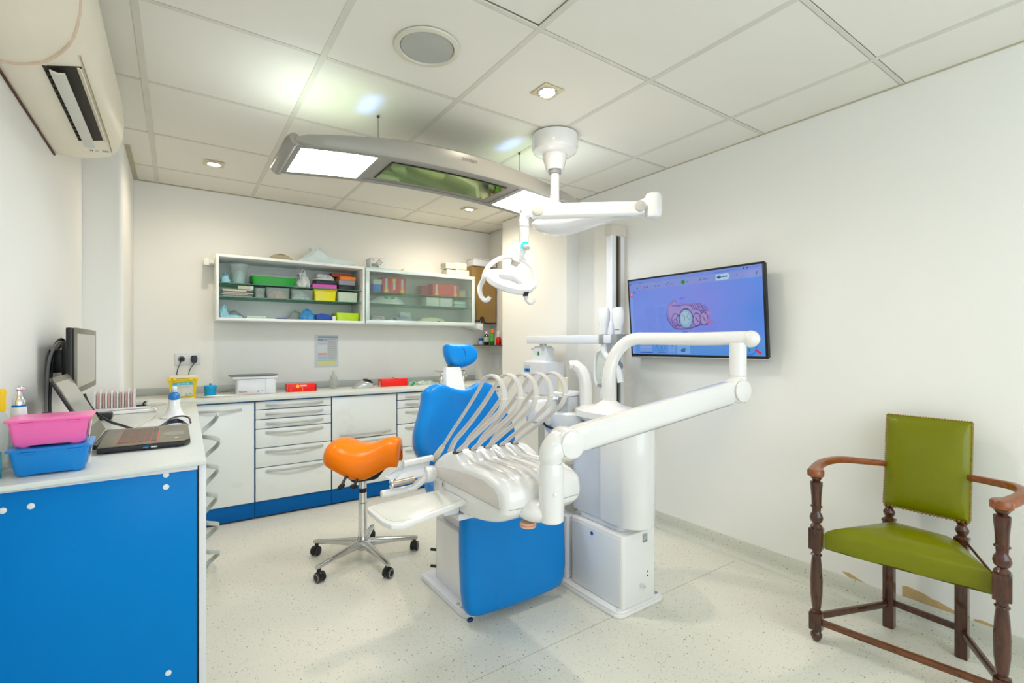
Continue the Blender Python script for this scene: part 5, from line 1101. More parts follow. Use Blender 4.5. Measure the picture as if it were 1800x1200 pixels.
# ------------------------------------------------------------------ dental chair
t = thing('dental_chair', 'bright blue dental chair with upright backrest and hanging leg pad', 'dental chair', (1.35, 2.2, 0))
part('base_plate', MB().vbox(1.088, 1.60, 1.955, 2.47, 0, .022, .05).vbox(1.09, 1.13, 1.97, 2.44, .0221, .026, .015), WHITE2, t)
for x, y in ((1.112, 2.02), (1.112, 2.06)): part('bolt', MB().lathe([(.008, .026), (.008, .031), (.001, .032)], (x, y, 0), n=12), ALU, t)
part('lower_cover', MB().vbox(1.142, 1.56, 1.995, 2.40, .0225, .345, .05), WHITE, t)
part('upper_cover', MB().vbox(1.168, 1.53, 2.01, 2.36, .3455, .455, .045), WHITE2, t)
part('cover_seam', MB().box(1.1408, 1.1416, 2.08, 2.083, .03, .07).box(1.1408, 1.1416, 2.05, 2.053, .03, .055), DARKG, t)
part('cover_screw', MB().cyl((1.1419, 2.06, .10), (1.139, 2.06, .10), .006, n=12), DARKG, t)
for z in (.07, .16): part('pedal_stub', MB().cyl((1.165, 2.385, z), (1.135, 2.415, z), .008, soft=.002, n=12), BLACK, t)
part('seat_frame', MB().box(1.12, 1.58, 1.98, 2.42, .4555, .485, .01), WHITE2, t)
seat = [(1.06, 1.93), (1.06, 2.25), (1.10, 2.42), (1.18, 2.46), (1.52, 2.46), (1.60, 2.42), (1.64, 2.25), (1.64, 1.93)]
so = [tuple(p)[:2] for p in smooth([(x, y, 0) for x, y in seat], 4, True)]
part('seat', MB().slab(so, Matrix.Translation((0, 0, .53)), .085), BLUEV, t)
# leg pad hangs from the front edge of the seat
pad = [(-.275, .02), (-.287, .07), (-.292, .2), (-.290, .36), (-.282, .445), (-.25, .475), (-.1, .485), (.1, .485), (.25, .475), (.285, .445), (.292, .36), (.294, .2), (.287, .07), (.262, .012), (.2, -.004), (0, -.012), (-.2, -.008), (-.25, 0)]
po = [tuple(p)[:2] for p in smooth([(x, y, 0) for x, y in pad], 3, True)]
MP = frame((1.347, 1.905, .045), (1, -.02, 0), (0, .05, 1))
part('leg_pad', MB().slab(po, MP, .085), BLUEV, t)
part('pad_backing', MB().slab([(x * .9, .235 + (y - .235) * .9) for x, y in po], MP @ Matrix.Translation((0, 0, -.055)), .03), WHITE2, t)
part('pad_toe_cap', MB().ball((1.09, 1.905, .03), (.016, .012, .010)), solid('navy_rubber', (10, 40, 90), .4), t)
# backrest
k_ = .35; up_ = V((0, k_, 1)).normalized(); MBk = frame((1.387, 2.38 + k_ * .12 - .0, .62), (1, 0, 0), up_)
Lr = 1 / math.sqrt(1 + k_ * k_)
def bz(z): return (z - .62) / Lr
left = [(1.387, 1.001), (1.324, 1.014), (1.282, 1.032), (1.24, 1.042), (1.195, 1.033), (1.155, 1.007), (1.141, .957), (1.117, .897), (1.087, .833), (1.068, .781), (1.062, .722), (1.075, .679), (1.10, .640), (1.14, .60), (1.20, .565), (1.29, .552)]
hl_ = [(x - 1.387, bz(z)) for x, z in left]
outl = hl_ + [(-x, y) for x, y in hl_[::-1][:-1]] + []
outl = [hl_[0]] + hl_[1:] + [(0, bz(.548))] + [(-x, y) for x, y in hl_[:0:-1]]
ob = [tuple(p)[:2] for p in smooth([(x, y, 0) for x, y in outl], 4, True)]
prof = [(.95, -.5), (.985, -.42), (1, -.15), (1, .1), (.985, .3), (.955, .42), (.90, .5), (.78, .52), (.6, .46), (.4, .40), (.2, .37), (.02, .36)]
part('backrest', MB().slab(ob, MBk, .10, prof), BLUEV, t)
part('back_shell', MB().slab([(x * .97, .02 + (y - .02) * .97) for x, y in ob], MBk @ Matrix.Translation((0, 0, -.062)), .03), WHITE2, t, label='white backrest shell')
part('back_spine', MB().box(1.33, 1.445, 2.50, 2.58, .45, .78, .015), WHITE2, t)
part('headrest_post', MB().loft([[V((1.343 + s * hw, y + d, z)) for s, d in ((-1, -.018), (1, -.018), (1, .018), (-1, .018))] for z, hw, y in ((.92, .066, 2.515), (1.0, .062, 2.53), (1.10, .052, 2.555), (1.138, .047, 2.562), (1.142, .04, 2.563))]), WHITE, t)
part('post_collar', MB().box(1.318, 1.372, 2.55, 2.575, 1.1425, 1.152, .002), DARKG, t)
hh = [(1.314, 1.266), (1.33, 1.273), (1.392, 1.273), (1.45, 1.273), (1.492, 1.262), (1.518, 1.238), (1.526, 1.207), (1.508, 1.172), (1.466, 1.148), (1.42, 1.137), (1.375, 1.136), (1.345, 1.146), (1.323, 1.175), (1.312, 1.225)]
MHd = frame((1.415, 2.59, 1.205), (1, 0, 0), (0, .3, 1))
oh = [tuple(p)[:2] for p in smooth([(x - 1.415, (z - 1.205) * 1.04, 0) for x, z in hh], 4, True)]
part('headrest', MB().slab(oh, MHd, .075, [(.9, -.5), (.98, -.35), (1, 0), (.985, .25), (.94, .42), (.85, .5), (.6, .56), (.3, .58), (.02, .58)]), BLUEV, t)
part('headrest_crease', MB().tube(smooth([MHd @ V((-.008, .064, .030)), MHd @ V((.004, .03, .0432)), MHd @ V((.012, 0, .0438)), MHd @ V((.016, -.05, .036))], 5), .0022, n=6), solid('seam_blue', (0, 84, 150), .4), t)
# ------------------------------------------------------------------ dental unit
t = thing('dental_unit', 'white dental treatment unit with jointed arm and whip-hose delivery head', 'dental unit', (1.85, 1.75, 0))
part('base_plate', MB().vbox(1.672, 2.010, 1.548, 2.25, 0, .018, .04).vbox(1.676, 2.006, 1.552, 2.246, .0182, .028, .04), WHITE, t)
for x, y in ((1.705, 1.575), (1.975, 1.585)): part('bolt_cap', MB().lathe([(.013, .0281), (.013, .031), (.001, .0325)], (x, y, 0), n=16), MIDG if x > 1.8 else WHITE2, t)
cab = part('service_box', MB().vbox(1.712, 1.952, 1.560, 1.925, .0285, .372, .018), WHITE, t)
part('box_door', MB().box(1.7085, 1.7118, 1.585, 1.905, .05, .355, .0015), WHITE2, cab)
part('door_lock', MB().cyl((1.7084, 1.76, .330), (1.7055, 1.76, .330), .009, n=16), solid('blue_lock', (30, 90, 160), .3), cab)
part('rear_box', MB().vbox(1.70, 1.95, 1.94, 2.2, .0285, .36, .02), WHITE2, t)
a = Art(frame((1.852, 1.5592, .316), (1, 0, 0), (0, 0, 1)), t.location); a.rect(0, 0, .034, .042, (166, 174, 176)).rect(.004, .003, .009, .009, (90, 96, 96)).rect(.011, .003, .019, .009, (96, 104, 102)).rect(.021, .003, .030, .010, (90, 100, 98)).rect(.002, .018, .005, .024, (90, 100, 98)).rect(.004, .030, .028, .034, (146, 152, 152)); a.build('rating_plate', cab)
for z in (.150, .170): part('socket_screw', MB().cyl((1.887, 1.5598, z), (1.887, 1.5575, z), .004, n=12), DARKG, cab)
part('water_tap', MB().cyl((1.838, 1.5598, .118), (1.838, 1.535, .116), .008, n=14).cyl((1.838, 1.54, .108), (1.838, 1.54, .122), .006, n=12), CHROME, cab)
# tall rounded column
part('column_neck', MB().vbox(1.745, 1.915, 1.60, 1.90, .3725, .407, .03), WHITE2, t)
def colplan(x0, x1, y0, y1, r):
    pts = []
    for (cx_, cy_, a0) in ((x0 + r, y0 + r, PI), (x1 - r, y0 + r, 1.5 * PI)):
        for k in range(9): a_ = a0 + PI / 2 * k / 8; pts.append((cx_ + r * math.cos(a_), cy_ + r * math.sin(a_)))
    return pts + [(x1, y1), (x0, y1)]
part('front_column', MB().prism(colplan(1.722, 1.922, 1.492, 1.715, .095), .408, .905, soft=.008), WHITE, t)
part('rear_column', MB().prism([(1.738, 1.7155), (1.92, 1.7155), (1.92, 1.93), (1.90, 1.955), (1.76, 1.955), (1.738, 1.93)], .405, .87, soft=.006), WHITE2, t)
part('column_pipe', MB().cyl((1.80, 2.02, .36), (1.80, 2.02, .62), .035), OFFW, t)
# top dome that carries the pole
part('top_cover', MB().loft([[V((1.83 + sx * math.cos(2 * PI * k / 32), 1.76 + sy * math.sin(2 * PI * k / 32), z)) for k in range(32)] for z, sx, sy in ((.872, .10, .15), (.905, .135, .235), (.935, .132, .225), (.955, .10, .17), (.966, .06, .08), (.985, .040, .04), (.99, .036, .036))]), WHITE, t)
# cuspidor, spout, cup holder
part('cuspidor_body', MB().loft([[V((1.76 + sx * math.cos(2 * PI * k / 28), 2.02 + sy * math.sin(2 * PI * k / 28), z)) for k in range(28)] for z, sx, sy in ((.74, .05, .06), (.80, .10, .12), (.86, .12, .14), (.905, .12, .14), (.915, .11, .13))]), WHITE2, t)
part('cuspidor_bowl', MB().lathe([(.075, .885), (.085, .90), (.088, .975), (.085, .978), (.080, .97), (.06, .925)], (1.70, 2.10, 0), n=32, cap=False), solid('bowl_grey', (196, 198, 196), .2, coat=.5), t)
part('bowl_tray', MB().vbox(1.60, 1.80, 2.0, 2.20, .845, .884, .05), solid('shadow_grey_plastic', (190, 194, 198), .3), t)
part('spout_arm', MB().tube(smooth([PDD(1030, 745, 2.58), PDD(1030, 700, 2.58), PDD(1028, 668, 2.58), PDD(1021, 650, 2.58), PDD(1010, 641, 2.58), PDD(1001, 641, 2.58)], 5), 1, n=14, flat=[(.026, .03)] * 16 + [(.024, .024)] * 5 + [(.02, .018)] * 5), WHITE, t)
part('cup_shelf', MB().box(1.64, 1.80, 1.93, 2.02, 1.00, 1.022, .004, M=None), WHITE2, t)
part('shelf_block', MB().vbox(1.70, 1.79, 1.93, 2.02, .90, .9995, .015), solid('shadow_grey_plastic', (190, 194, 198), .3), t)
# assistant's holder
q = PDD(962, 722, 2.62)
part('assistant_holder', MB().vbox(q.x - .10, q.x + .06, q.y - .03, q.y + .05, q.z - .05, q.z + .06, .015), WHITE, t)
part('assistant_bracket', MB().tube([V((q.x + .05, q.y, q.z - .02)), V((1.72, 1.97, .88))], .018, n=10), WHITE2, t)
part('suction_lead', MB().tube([V((q.x - .05, q.y - .02, q.z - .05)), V((q.x - .03, q.y - .03, q.z - .075)), V((q.x + .01, q.y - .05, q.z - .095))], .006, n=8), BLACK, t)
# swan-neck pole, drop post, balance arm
PB_ = PDD(1295, 597, 2.19)
top = [PDD(1072, 712, 2.5), PDD(1070, 672, 2.5), PDD(1073, 645, 2.5), PDD(1083, 621, 2.5), PDD(1098, 604, 2.49), PDD(1115, 596, 2.47), PDD(1140, 595, 2.44), PDD(1220, 595.5, 2.31), PDD(1290, 594, 2.21), PDD(1318, 593.5, 2.17)]
n0 = len(smooth(top, 5))
part('swan_neck', MB().tube(smooth(top, 5), [.031 + .006 * math.exp(-k / 8) for k in range(n0)], n=22), WHITE, t)
pe = PDD(1318, 595.5, 2.17); dd = (PDD(1318, 593.5, 2.17) - PDD(1220, 595.5, 2.31)).normalized()
part('end_ball', MB().ball(pe + dd * .004, .0385, 24), WHITE, t)
part('end_cap', MB().cyl(pe + dd * .0, pe + dd * .020, .036, soft=.010, n=28), WHITE, t)
RP = PDD(1297, 640, 2.19)
part('drop_post', MB().cyl((RP.x, RP.y, 1.135), (RP.x, RP.y, 1.285), .0365, n=28), WHITE, t)
RJ = PDD(1293, 686, 2.17); LJ = PDD(992, 777, 1.74)
part('right_knuckle', MB().loft([[V((RP.x + r * math.cos(2 * PI * k / 24), RP.y + r * math.sin(2 * PI * k / 24), z)) for k in range(24)] for r, z in ((.03, 1.015), (.044, 1.025), (.047, 1.06), (.045, 1.09), (.0375, 1.115), (.037, 1.134))]), WHITE, t)
da = (LJ - RJ).normalized(); side = da.cross(Z).normalized(); side = side if side.dot(toC) > 0 else -side
part('balance_arm', MB().tube([RJ + da * .035, RJ + da * .06, LJ - da * .08, LJ - da * .03], 1, n=28, flat=[(.028, .046), (.033, .051), (.034, .048), (.034, .045)], up=(0, 0, 1)), WHITE, t)
part('arm_underline', MB().tube([RJ + da * .06 + side * .034 + V((0, 0, -.0455)), LJ - da * .10 + side * .034 + V((0, 0, -.0435))], .0014, n=6), MIDG, t)
for c, r in ((RJ, .050), (LJ, .050)):
    o_ = side * (.030 if c is RJ else .030)
    part('pivot_housing', MB().cyl(c - side * .036, c + side * (.034 if c is RJ else .046), r + .007, soft=.014, n=36), WHITE, t)
    part('pivot_disc', MB().cyl(c + side * (.0342 if c is RJ else .0462), c + side * (.046 if c is RJ else .060), r - .001, soft=.005, n=40), WHITE, t)
LPx = PDD(969, 800, 1.70)
part('left_elbow', MB().tube(smooth([LJ - side * .012, LJ + (V((LPx.x, LPx.y, LJ.z)) - LJ) * .6 + V((0, 0, -.004)), V((LPx.x, LPx.y, LJ.z - .035)), V((LPx.x, LPx.y, .862))], 5), [.047, .047, .047, .047, .047, .047, .047, .047, .0465, .046, .045, .0435, .042, .0405, .039, .0385], n=24), WHITE, t)
part('left_post', MB().tube([V((LPx.x, LPx.y, z)) for z in (.8605, .845, .81, .77, .70, .66, .655)], [.038, .0425, .045, .045, .0435, .0435, .038], n=32), WHITE, t)
part('post_button', MB().cyl(V((LPx.x, LPx.y, .762)) + toC * .040 + Rv * .01, V((LPx.x, LPx.y, .762)) + toC * .047 + Rv * .012, .0085, soft=.002, n=18), WHITE, t)
# delivery head
HX0, HX1 = .93, 1.315
pf = [(1.395, .672), (1.383, .69), (1.378, .715), (1.386, .756), (1.405, .775), (1.437, .788), (1.498, .799), (1.56, .802), (1.66, .800), (1.70, .806), (1.73, .824), (1.77, .838), (1.83, .826), (1.90, .796), (1.975, .745), (1.982, .70), (1.975, .618), (1.94, .606), (1.861, .602), (1.714, .599), (1.567, .612), (1.448, .638)]
pf = [(y, z) for y, z in pf]
pfs = [(p.x, p.y) for p in smooth([(y, z, 0) for y, z in pf], 3, True)]
cyy, czz = 1.68, .70
rings = []
for x, k in ((HX0, .0), (HX0 + .0, .86), (HX0 + .004, .93), (HX0 + .014, .975), (HX0 + .035, 1.0), (HX1 - .10, 1.0), (HX1 - .05, .985), (HX1 - .02, .93), (HX1, .80), (HX1 + .004, .5)):
    if k == 0: continue
    rings.append([V((x, cyy + (y - cyy) * k, czz + (z - czz) * k)) for y, z in pfs])
head = part('delivery_head', MB().loft(rings), WHITE, t)
# recessed darker side plate and parting line
sp = [(cyy + .005 + (y - cyy) * .80, czz - .002 + (z - czz) * .78) for y, z in pfs if z < .81]
part('side_plate', MB().prism([p for p in [(1.415, .70), (1.42, .74), (1.45, .762), (1.52, .776), (1.62, .776), (1.75, .766), (1.86, .754), (1.955, .736), (1.958, .70)]], HX0 - .003, HX0 + .001, axis='x', soft=.001), solid('taupe_white_plastic', (214, 207, 200), .3, coat=.3), head)
part('parting_line', MB().tube([V((HX0 - .0032, y, .7)) for y in (1.41, 1.60, 1.80, 1.96)], .0009, n=5), MIDG, head)
part('parting_line', MB().tube([V((HX0 + .004, 1.402, .70)), V((HX0 + .02, 1.384, .70)), V((HX0 + .035, 1.3775, .70)), V((HX1 - .11, 1.3775, .70)), V((HX1 - .05, 1.382, .70)), V((HX1 - .005, 1.43, .70))], .0009, n=5), MIDG, head)
a = Art(frame((HX0 - .0032, 1.862, .665), (0, -1, 0), (0, 0, 1)), t.location)
a.disc(.008, .026, .0028, (30, 30, 30)).poly([(.005, .012), (.011, .012), (.012, .022), (.004, .022)], (30, 30, 30)).line((.006, .012), (.003, .0), .002, (30, 30, 30)).line((.010, .012), (.014, .001), .002, (30, 30, 30)).line((.011, .02), (.016, .014), .0015, (30, 30, 30)); a.build('walking_figure_mark', head)
# ribs on the top deck
for i in range(5):
    x = .985 + i * .066
    part('deck_rib', MB().tube(smooth([(x, 1.775, .834), (x + .004, 1.72, .818), (x + .01, 1.67, .8005), (x + .014, 1.60, .801), (x + .02, 1.50, .798), (x + .02, 1.43, .783)], 4), 1, n=10, flat=[(.016, .006)] * 10 + [(.013, .004)] * 11, up=(0, 0, 1)), WHITE, head)
part('post_bracket', MB().ball((LPx.x + .0, LPx.y + .07, .682), (.088, .085, .044), 28), WHITE, t)
# whips and hoses
def whip(i, x):
    base = V((x, 1.768, .832)); p = [base, V((x, 1.62, .925)), V((x, 1.464, 1.025)), V((x, 1.428, 1.062)), V((x, 1.418, 1.102)), V((x, 1.435, 1.138)), V((x, 1.470, 1.160)), V((x, 1.515, 1.163)), V((x, 1.555, 1.148))]
    wp = thing_part = part('whip_arm', MB().tube(smooth(p, 5), 1, n=12, flat=[(.0125 - .004 * k / 40, .0065) for k in range(41)], up=(1, 0, 0)) if False else MB().tube(smooth(p, 5), 1, n=12, flat=[(.0052, .0128 - .0035 * k / 40) for k in range(41)], up=(1, 0, 0)), HOSE, t)
    for s in (-1, 1):
        part('channel_edge', MB().tube([q_ + V((s * (.0124 - .0035 * k / 40), 0, 0)) for k, q_ in enumerate(smooth(p, 5))], [.0014] * 41, n=5), TRIMHI, wp)
    part('clip', MB().box(x - .0135, x + .0135, 1.411, 1.430, 1.083, 1.086, .001), TRIMHI, wp)
    e = p[-1]
    if i == 0:
        h = [e, V((x, 1.60, 1.10)), V((x, 1.69, 1.016)), V((x - .003, 1.80, .918)), V((x - .004, 1.885, .840))]
        part('hose', MB().tube(smooth(h, 5), .0068, n=10), HOSE, wp)
        d_ = V((x - .004, 1.885, .840)); f_ = V((x - .006, 1.975, .762))
        part('handpiece_coupling', MB().tube([d_, d_ + (f_ - d_) * .15, d_ + (f_ - d_) * .3, f_], [.008, .011, .0125, .0135], n=14), OFFW, wp)
    else:
        h = [e, V((x - .003, 1.61, 1.09)), V((x - .012, 1.70, 1.0)), V((x - .022, 1.79, .92)), V((x - .025, 1.87, .86)), V((x - .02, 1.93, .80))]
        part('hose', MB().tube(smooth(h, 5), [.0078 + .004 * k / 25 for k in range(26)], n=10), HOSE, wp)
    part('root_boot', MB().tube([V((x, 1.775, .826)), V((x, 1.755, .838))], 1, n=10, flat=(.010, .018), up=(1, 0, 0)), DARKG, wp)
for i, x in enumerate((.95, 1.021, 1.092, 1.163, 1.234)): whip(i, x)
# tray table, handle bars and control panel on the left
tr = [(.577, 1.76), (.582, 1.63), (.61, 1.585), (.64, 1.57), (.86, 1.655), (.93, 1.70), (.93, 1.86), (.83, 1.84), (.60, 1.80)]
trs = [(.578, 1.775), (.580, 1.62), (.595, 1.575), (.63, 1.560), (.66, 1.565), (.93, 1.655), (.93, 1.85), (.83, 1.835), (.61, 1.81), (.587, 1.80)]
part('tray', MB().prism(trs, .648, .668, soft=.007), WHITE, t)
part('tray_recess', MB().prism([(.753 + (x - .753) * .90, 1.71 + (y - 1.71) * .86) for x, y in trs], .6682, .6695, soft=.0005), solid('tray_liner', (222, 222, 214), .25), t)
part('tray_arm', MB().box(.92, 1.06, 1.70, 1.78, .572, .598, .006), WHITE2, t)
part('tray_arm', MB().box(.86, .93, 1.71, 1.77, .60, .6475, .006), WHITE2, t)
rod0, rod1 = PY(670, 869, 1.95), PY(716, 860, 1.95)
part('handle_bar', MB().cyl(rod0, rod1, .0165, soft=.004), WHITE, t)
part('handle_link', MB().tube([rod1 + V((-.01, 0, 0)), PY(728, 856, 1.95), PY(742, 843, 1.95), PY(749, 833, 1.95)], [.015, .015, .020, .022], n=14), WHITE, t)
pc0, pc1 = PY(748, 833, 1.95), PY(762, 830, 1.95)
part('link_hub', MB().cyl(V((.885, 1.945, .71)), V((.932, 1.945, .71)), .036, soft=.006), WHITE, t)
q0, q1, q2, q3 = PY(710, 816, 1.97), PY(757, 806, 1.97), PY(750, 834, 1.93), PY(692, 848, 1.93)
nrm = (q1 - q0).cross(q3 - q0).normalized()
def sheet(pts, th):
    n_ = (pts[1] - pts[0]).cross(pts[-1] - pts[0]).normalized() * th
    return MB().loft([pts, [p + n_ for p in pts]])
part('control_panel', sheet([q0, q1, q2, q3], .014), WHITE2, t)
part('panel_top_bar', MB().tube([PY(709, 815, 1.96), PY(760, 804, 1.96)], 1, n=12, flat=(.014, .012), up=(0, 0, 1)), WHITE, t)
part('hinge_tube', MB().cyl(PY(688, 851, 1.93), PY(728, 842, 1.93), .013), solid('bronze_grey_tube', (176, 166, 152), .25, metal=.5), t)
part('hinge_end', MB().cyl(PY(686, 852, 1.93), PY(690, 851, 1.93), .020, soft=.003), CHROME, t)
part('panel_side', sheet([PY(709, 815, 1.96), PY(712, 820, 1.96), PY(690, 846, 1.93), PY(678, 838, 1.96)], .01), GREYW, t)
part('light_ring', MB().lathe([(.028, 0), (.030, .004), (.030, .014), (.026, .018)], (1.045, 1.405, .618), n=24), solid('peach_plastic', (230, 190, 166), .35), t)
part('ring_stripe', MB().lathe([(.0305, .008), (.0305, .010)], (1.045, 1.405, .618), n=24, cap=False), RED, t)
one('paper_cup', MB().lathe([(.024, 1.0225), (.031, 1.095), (.0325, 1.097), (.030, 1.095), (.023, 1.026)], (1.70, 1.975, 0), n=24), mat('cream_paper_cup', (232, 220, 190), .6), 'cream paper cup standing by the white curved spout', 'cup')
# ------------------------------------------------------------------ saddle stool
sx_, sy_ = .905, 2.862
t = thing('saddle_stool', 'orange saddle stool on a chrome star base with five casters', 'stool', (sx_, sy_, 0))
part('hub', MB().lathe([(.022, .058), (.030, .062), (.034, .085), (.032, .125), (.027, .14), (.026, .142)], (sx_, sy_, 0), n=28), CASTALU, t)
part('outer_column', MB().cyl((sx_, sy_, .142), (sx_, sy_, .335), .0255, n=28), CHROME, t)
part('piston', MB().cyl((sx_, sy_, .3355), (sx_, sy_, .475), .0225, n=24), CHROME, t)
part('column_sticker', MB().lathe([(.0228, .40), (.0228, .425)], (sx_, sy_, 0), n=24, cap=False), BLACK, t)
part('column_band', MB().lathe([(.026, .335), (.0262, .338), (.0235, .34)], (sx_, sy_, 0), n=24), CHROME, t)
for k in range(5):
    a_ = math.radians(205 + 72 * k); d_ = V((math.cos(a_), math.sin(a_), 0)); c_ = V((sx_, sy_, 0))
    part('leg', MB().tube([c_ + d_ * .02 + V((0, 0, .098)), c_ + d_ * .08 + V((0, 0, .098)), c_ + d_ * .2 + V((0, 0, .089)), c_ + d_ * .305 + V((0, 0, .080)), c_ + d_ * .325 + V((0, 0, .077))], 1, n=14, flat=[(.024, .024), (.020, .020), (.015, .013), (.013, .011), (.010, .009)], up=(0, 0, 1)), CASTALU, t)
    e = c_ + d_ * .307; ang = a_ + random.uniform(.6, 2.2); h = V((math.cos(ang), math.sin(ang), 0)); sd = V((-h.y, h.x, 0))
    cs = part('caster_hood', MB().cyl(e + V((0, 0, .052)), e + V((0, 0, .070)), .011, n=14).cyl(e + h * .008 - sd * .010 + V((0, 0, .031)), e + h * .008 + sd * .010 + V((0, 0, .031)), .0265, soft=.002, n=20), BLACK, t)
    for s in (-1, 1): part('wheel', MB().cyl(e + h * .008 + sd * (.0105 * s) + V((0, 0, .0265)), e + h * .008 + sd * (.023 * s) + V((0, 0, .0265)), .0265, soft=.004, n=24), RUBBER, cs)
    for s in (-1, 1): part('wheel_ring', MB().lathe([(.0225, 0), (.0225, .0012), (.017, .0012), (.017, 0)], (0, 0, 0), n=24, M=frame(e + h * .008 + sd * (.0231 * s) + V((0, 0, .0265)), h, V((0, 0, 1)) if s < 0 else V((0, 0, 1))), cap=False), MIDG, cs)
part('tilt_mechanism', MB().loft([[V((x, y, z)) for x, y in ((sx_ - .02 + lx - w1, sy_ - d1), (sx_ - .02 + lx + w1, sy_ - d1), (sx_ - .02 + lx + w1, sy_ + d1), (sx_ - .02 + lx - w1, sy_ + d1))] for z, lx, w1, d1 in ((.475, .015, .055, .05), (.485, .015, .075, .06), (.54, .022, .115, .07), (.565, .02, .125, .07))]), BLACK, t)
for px_c, an in ((600, -.55), (622, .25)):
    c = PY(px_c, 855, 2.70); c2 = PY(px_c + 8, 838, 2.74)
    lv = part('lever', MB().tube([V((sx_ - .03, sy_ - .04, .50)), c2, c], [.006, .008, .009], n=8), BLACK, t)
    part('paddle', MB().ball((0, 0, 0), (.023, .008, .0145), 18, M=Matrix.Translation(c) @ Matrix.Rotation(an, 4, 'Y')), BLACK, lv)
    pm = Art(frame(c + V((-.008, -.0082, -.004)), (math.cos(an), 0, -math.sin(an)), (math.sin(an), 0, math.cos(an))), t.location); pm.line((0, 0), (.016, .004), .0018, (230, 230, 230)).line((.008, .002), (.009, .009), .0018, (230, 230, 230)).line((.004, .004), (.014, .0), .0016, (230, 230, 230)); pm.build('white_mark', lv) if False else None
# saddle: arched sections from the broad rear (left) to the narrow hollow pommel (right)
sec = [(.668, .635, .03, .03, .01), (.676, .668, .09, .06, .02), (.70, .700, .145, .10, .03), (.745, .722, .178, .135, .036), (.80, .722, .19, .155, .04), (.86, .700, .19, .165, .042), (.92, .684, .178, .165, .042), (.97, .690, .158, .165, .042), (1.02, .708, .132, .162, .040), (1.06, .723, .112, .158, .036), (1.10, .730, .108, .150, .030), (1.135, .724, .106, .150, .026), (1.158, .716, .100, .146, .020)]
rings = []
for x, zt, hw, drop, th in sec:
    out = []; inn = []
    for k in range(17):
        a_ = PI * k / 16; cc, ss = math.cos(a_), math.sin(a_)
        yy = hw * math.copysign(abs(cc) ** .8, cc); zz = zt - drop * (1 - ss ** .75)
        dip = -.020 * math.exp(-((x - .93) / .09) ** 2) * 0
        out.append(V((x, 2.862 - yy, zz + dip)))
        yi = max(.004, hw - th) * math.copysign(abs(cc) ** .8, cc)
        inn.append(V((x, 2.862 - yi, min(zz - th * .35, zt - th - (drop - th * .3) * (1 - ss ** .75)))))
    rings.append(out + inn[::-1])
SR = Matrix.Translation((.905, 2.862, 0)) @ Matrix.Rotation(math.radians(-33), 4, 'Z') @ Matrix.Diagonal((.90, .94, 1, 1)) @ Matrix.Translation((-.905, -2.862, 0))
sd = MB().loft(rings, M=SR)
so_ = part('saddle_seat', sd, ORANGE, t)
for o2 in (so_,):
    ss_ = o2.modifiers.new('soft', 'SUBSURF'); ss_.levels = 1; ss_.render_levels = 2
rings = [[V((x, 2.862 + q_ * hw, z)) for q_, z in ((-1, z0_), (1, z0_), (1, z1_), (-1, z1_))] for x, hw, z0_, z1_ in ((.72, .07, .60, .62), (.80, .12, .57, .63), (.98, .10, .57, .61), (1.12, .05, .60, .64))]
part('saddle_pan', MB().loft(rings, M=SR), BLACK, t)
# ------------------------------------------------------------------ antique armchair
t = thing('corner_armchair', 'antique dark oak armchair with olive green leather seat and back', 'armchair', (2.47, .69, 0))
FL_, FR_ = V((2.267, .963, 0)), V((2.345, .405, 0)); BL_, BR_ = V((2.648, .822, 0)), V((2.634, .572, 0))
def turned(c, prof, name, m=WOOD, n=24): return part(name, MB().lathe(prof, c, n=n), m, t)
fdir = (FR_ - FL_).normalized(); frz = math.atan2(fdir.y, fdir.x)
def sq(c, hw, z0, z1, b=.004, rz=frz): return MB().box(-hw, hw, -hw, hw, z0, z1, b, M=Matrix.Translation(c) @ Matrix.Rotation(rz, 4, 'Z'))
for c, nm in ((FL_, 'front_leg'), (FR_, 'front_leg')):
    lg = part(nm, MB().lathe([(.010, 0), (.014, .004), (.022, .02), (.022, .032), (.013, .045), (.017, .05)], c).lathe([(.021, .125), (.023, .128), (.014, .134), (.017, .145), (.0225, .20), (.0235, .26), (.020, .33), (.0165, .365), (.020, .368), (.0215, .373), (.0165, .378), (.0165, .395)], c), WOOD, t)
    part('leg_block', sq(c, .024, .05, .125), WOOD, lg)
    part('seat_block', sq(c, .025, .395, .487), WOOD, lg)
    part('arm_post', MB().lathe([(.022, .4872), (.023, .495), (.013, .507), (.022, .515), (.0255, .53), (.022, .545), (.016, .555), (.0175, .575), (.0225, .578), (.0225, .582), (.018, .585), (.019, .62), (.0235, .675), (.0235, .685), (.014, .69), (.020, .70), (.0245, .7075)], c), WOOD, lg)
for c in (BL_, BR_):
    lg = part('rear_leg', sq(c, .020, 0, .49, .003, 0), WOOD, t)
    part('baluster', MB().lathe([(.022, .4905), (.014, .497), (.0215, .512), (.0225, .522), (.014, .538), (.018, .545), (.0195, .552)], c), WOOD, lg)
    part('collar_block', sq(c, .0225, .478, .4902, .002, 0), WOOD, lg)
def bar(a, b, z, nm, m=WOOD, h=.013, wdt=.011): part(nm, MB().tube([V((a.x, a.y, z)), V((b.x, b.y, z))], 1, n=12, flat=(wdt, h), up=(0, 0, 1)), m, t)
def inset(a, b, q): d = (b - a).normalized(); return a + d * q, b - d * q
bar(*inset(FL_, FR_, .025), .085, 'front_stretcher', mat('warm_brown_oak', (100, 54, 20), .28, vary=.4, scale=9, coat=.5, stretch=(9, 2, 9)))
bar(*inset(FL_, BL_, .025), .105, 'side_stretcher'); bar(*inset(FR_, BR_, .025), .105, 'side_stretcher'); bar(*inset(BL_, BR_, .02), .115, 'rear_stretcher')
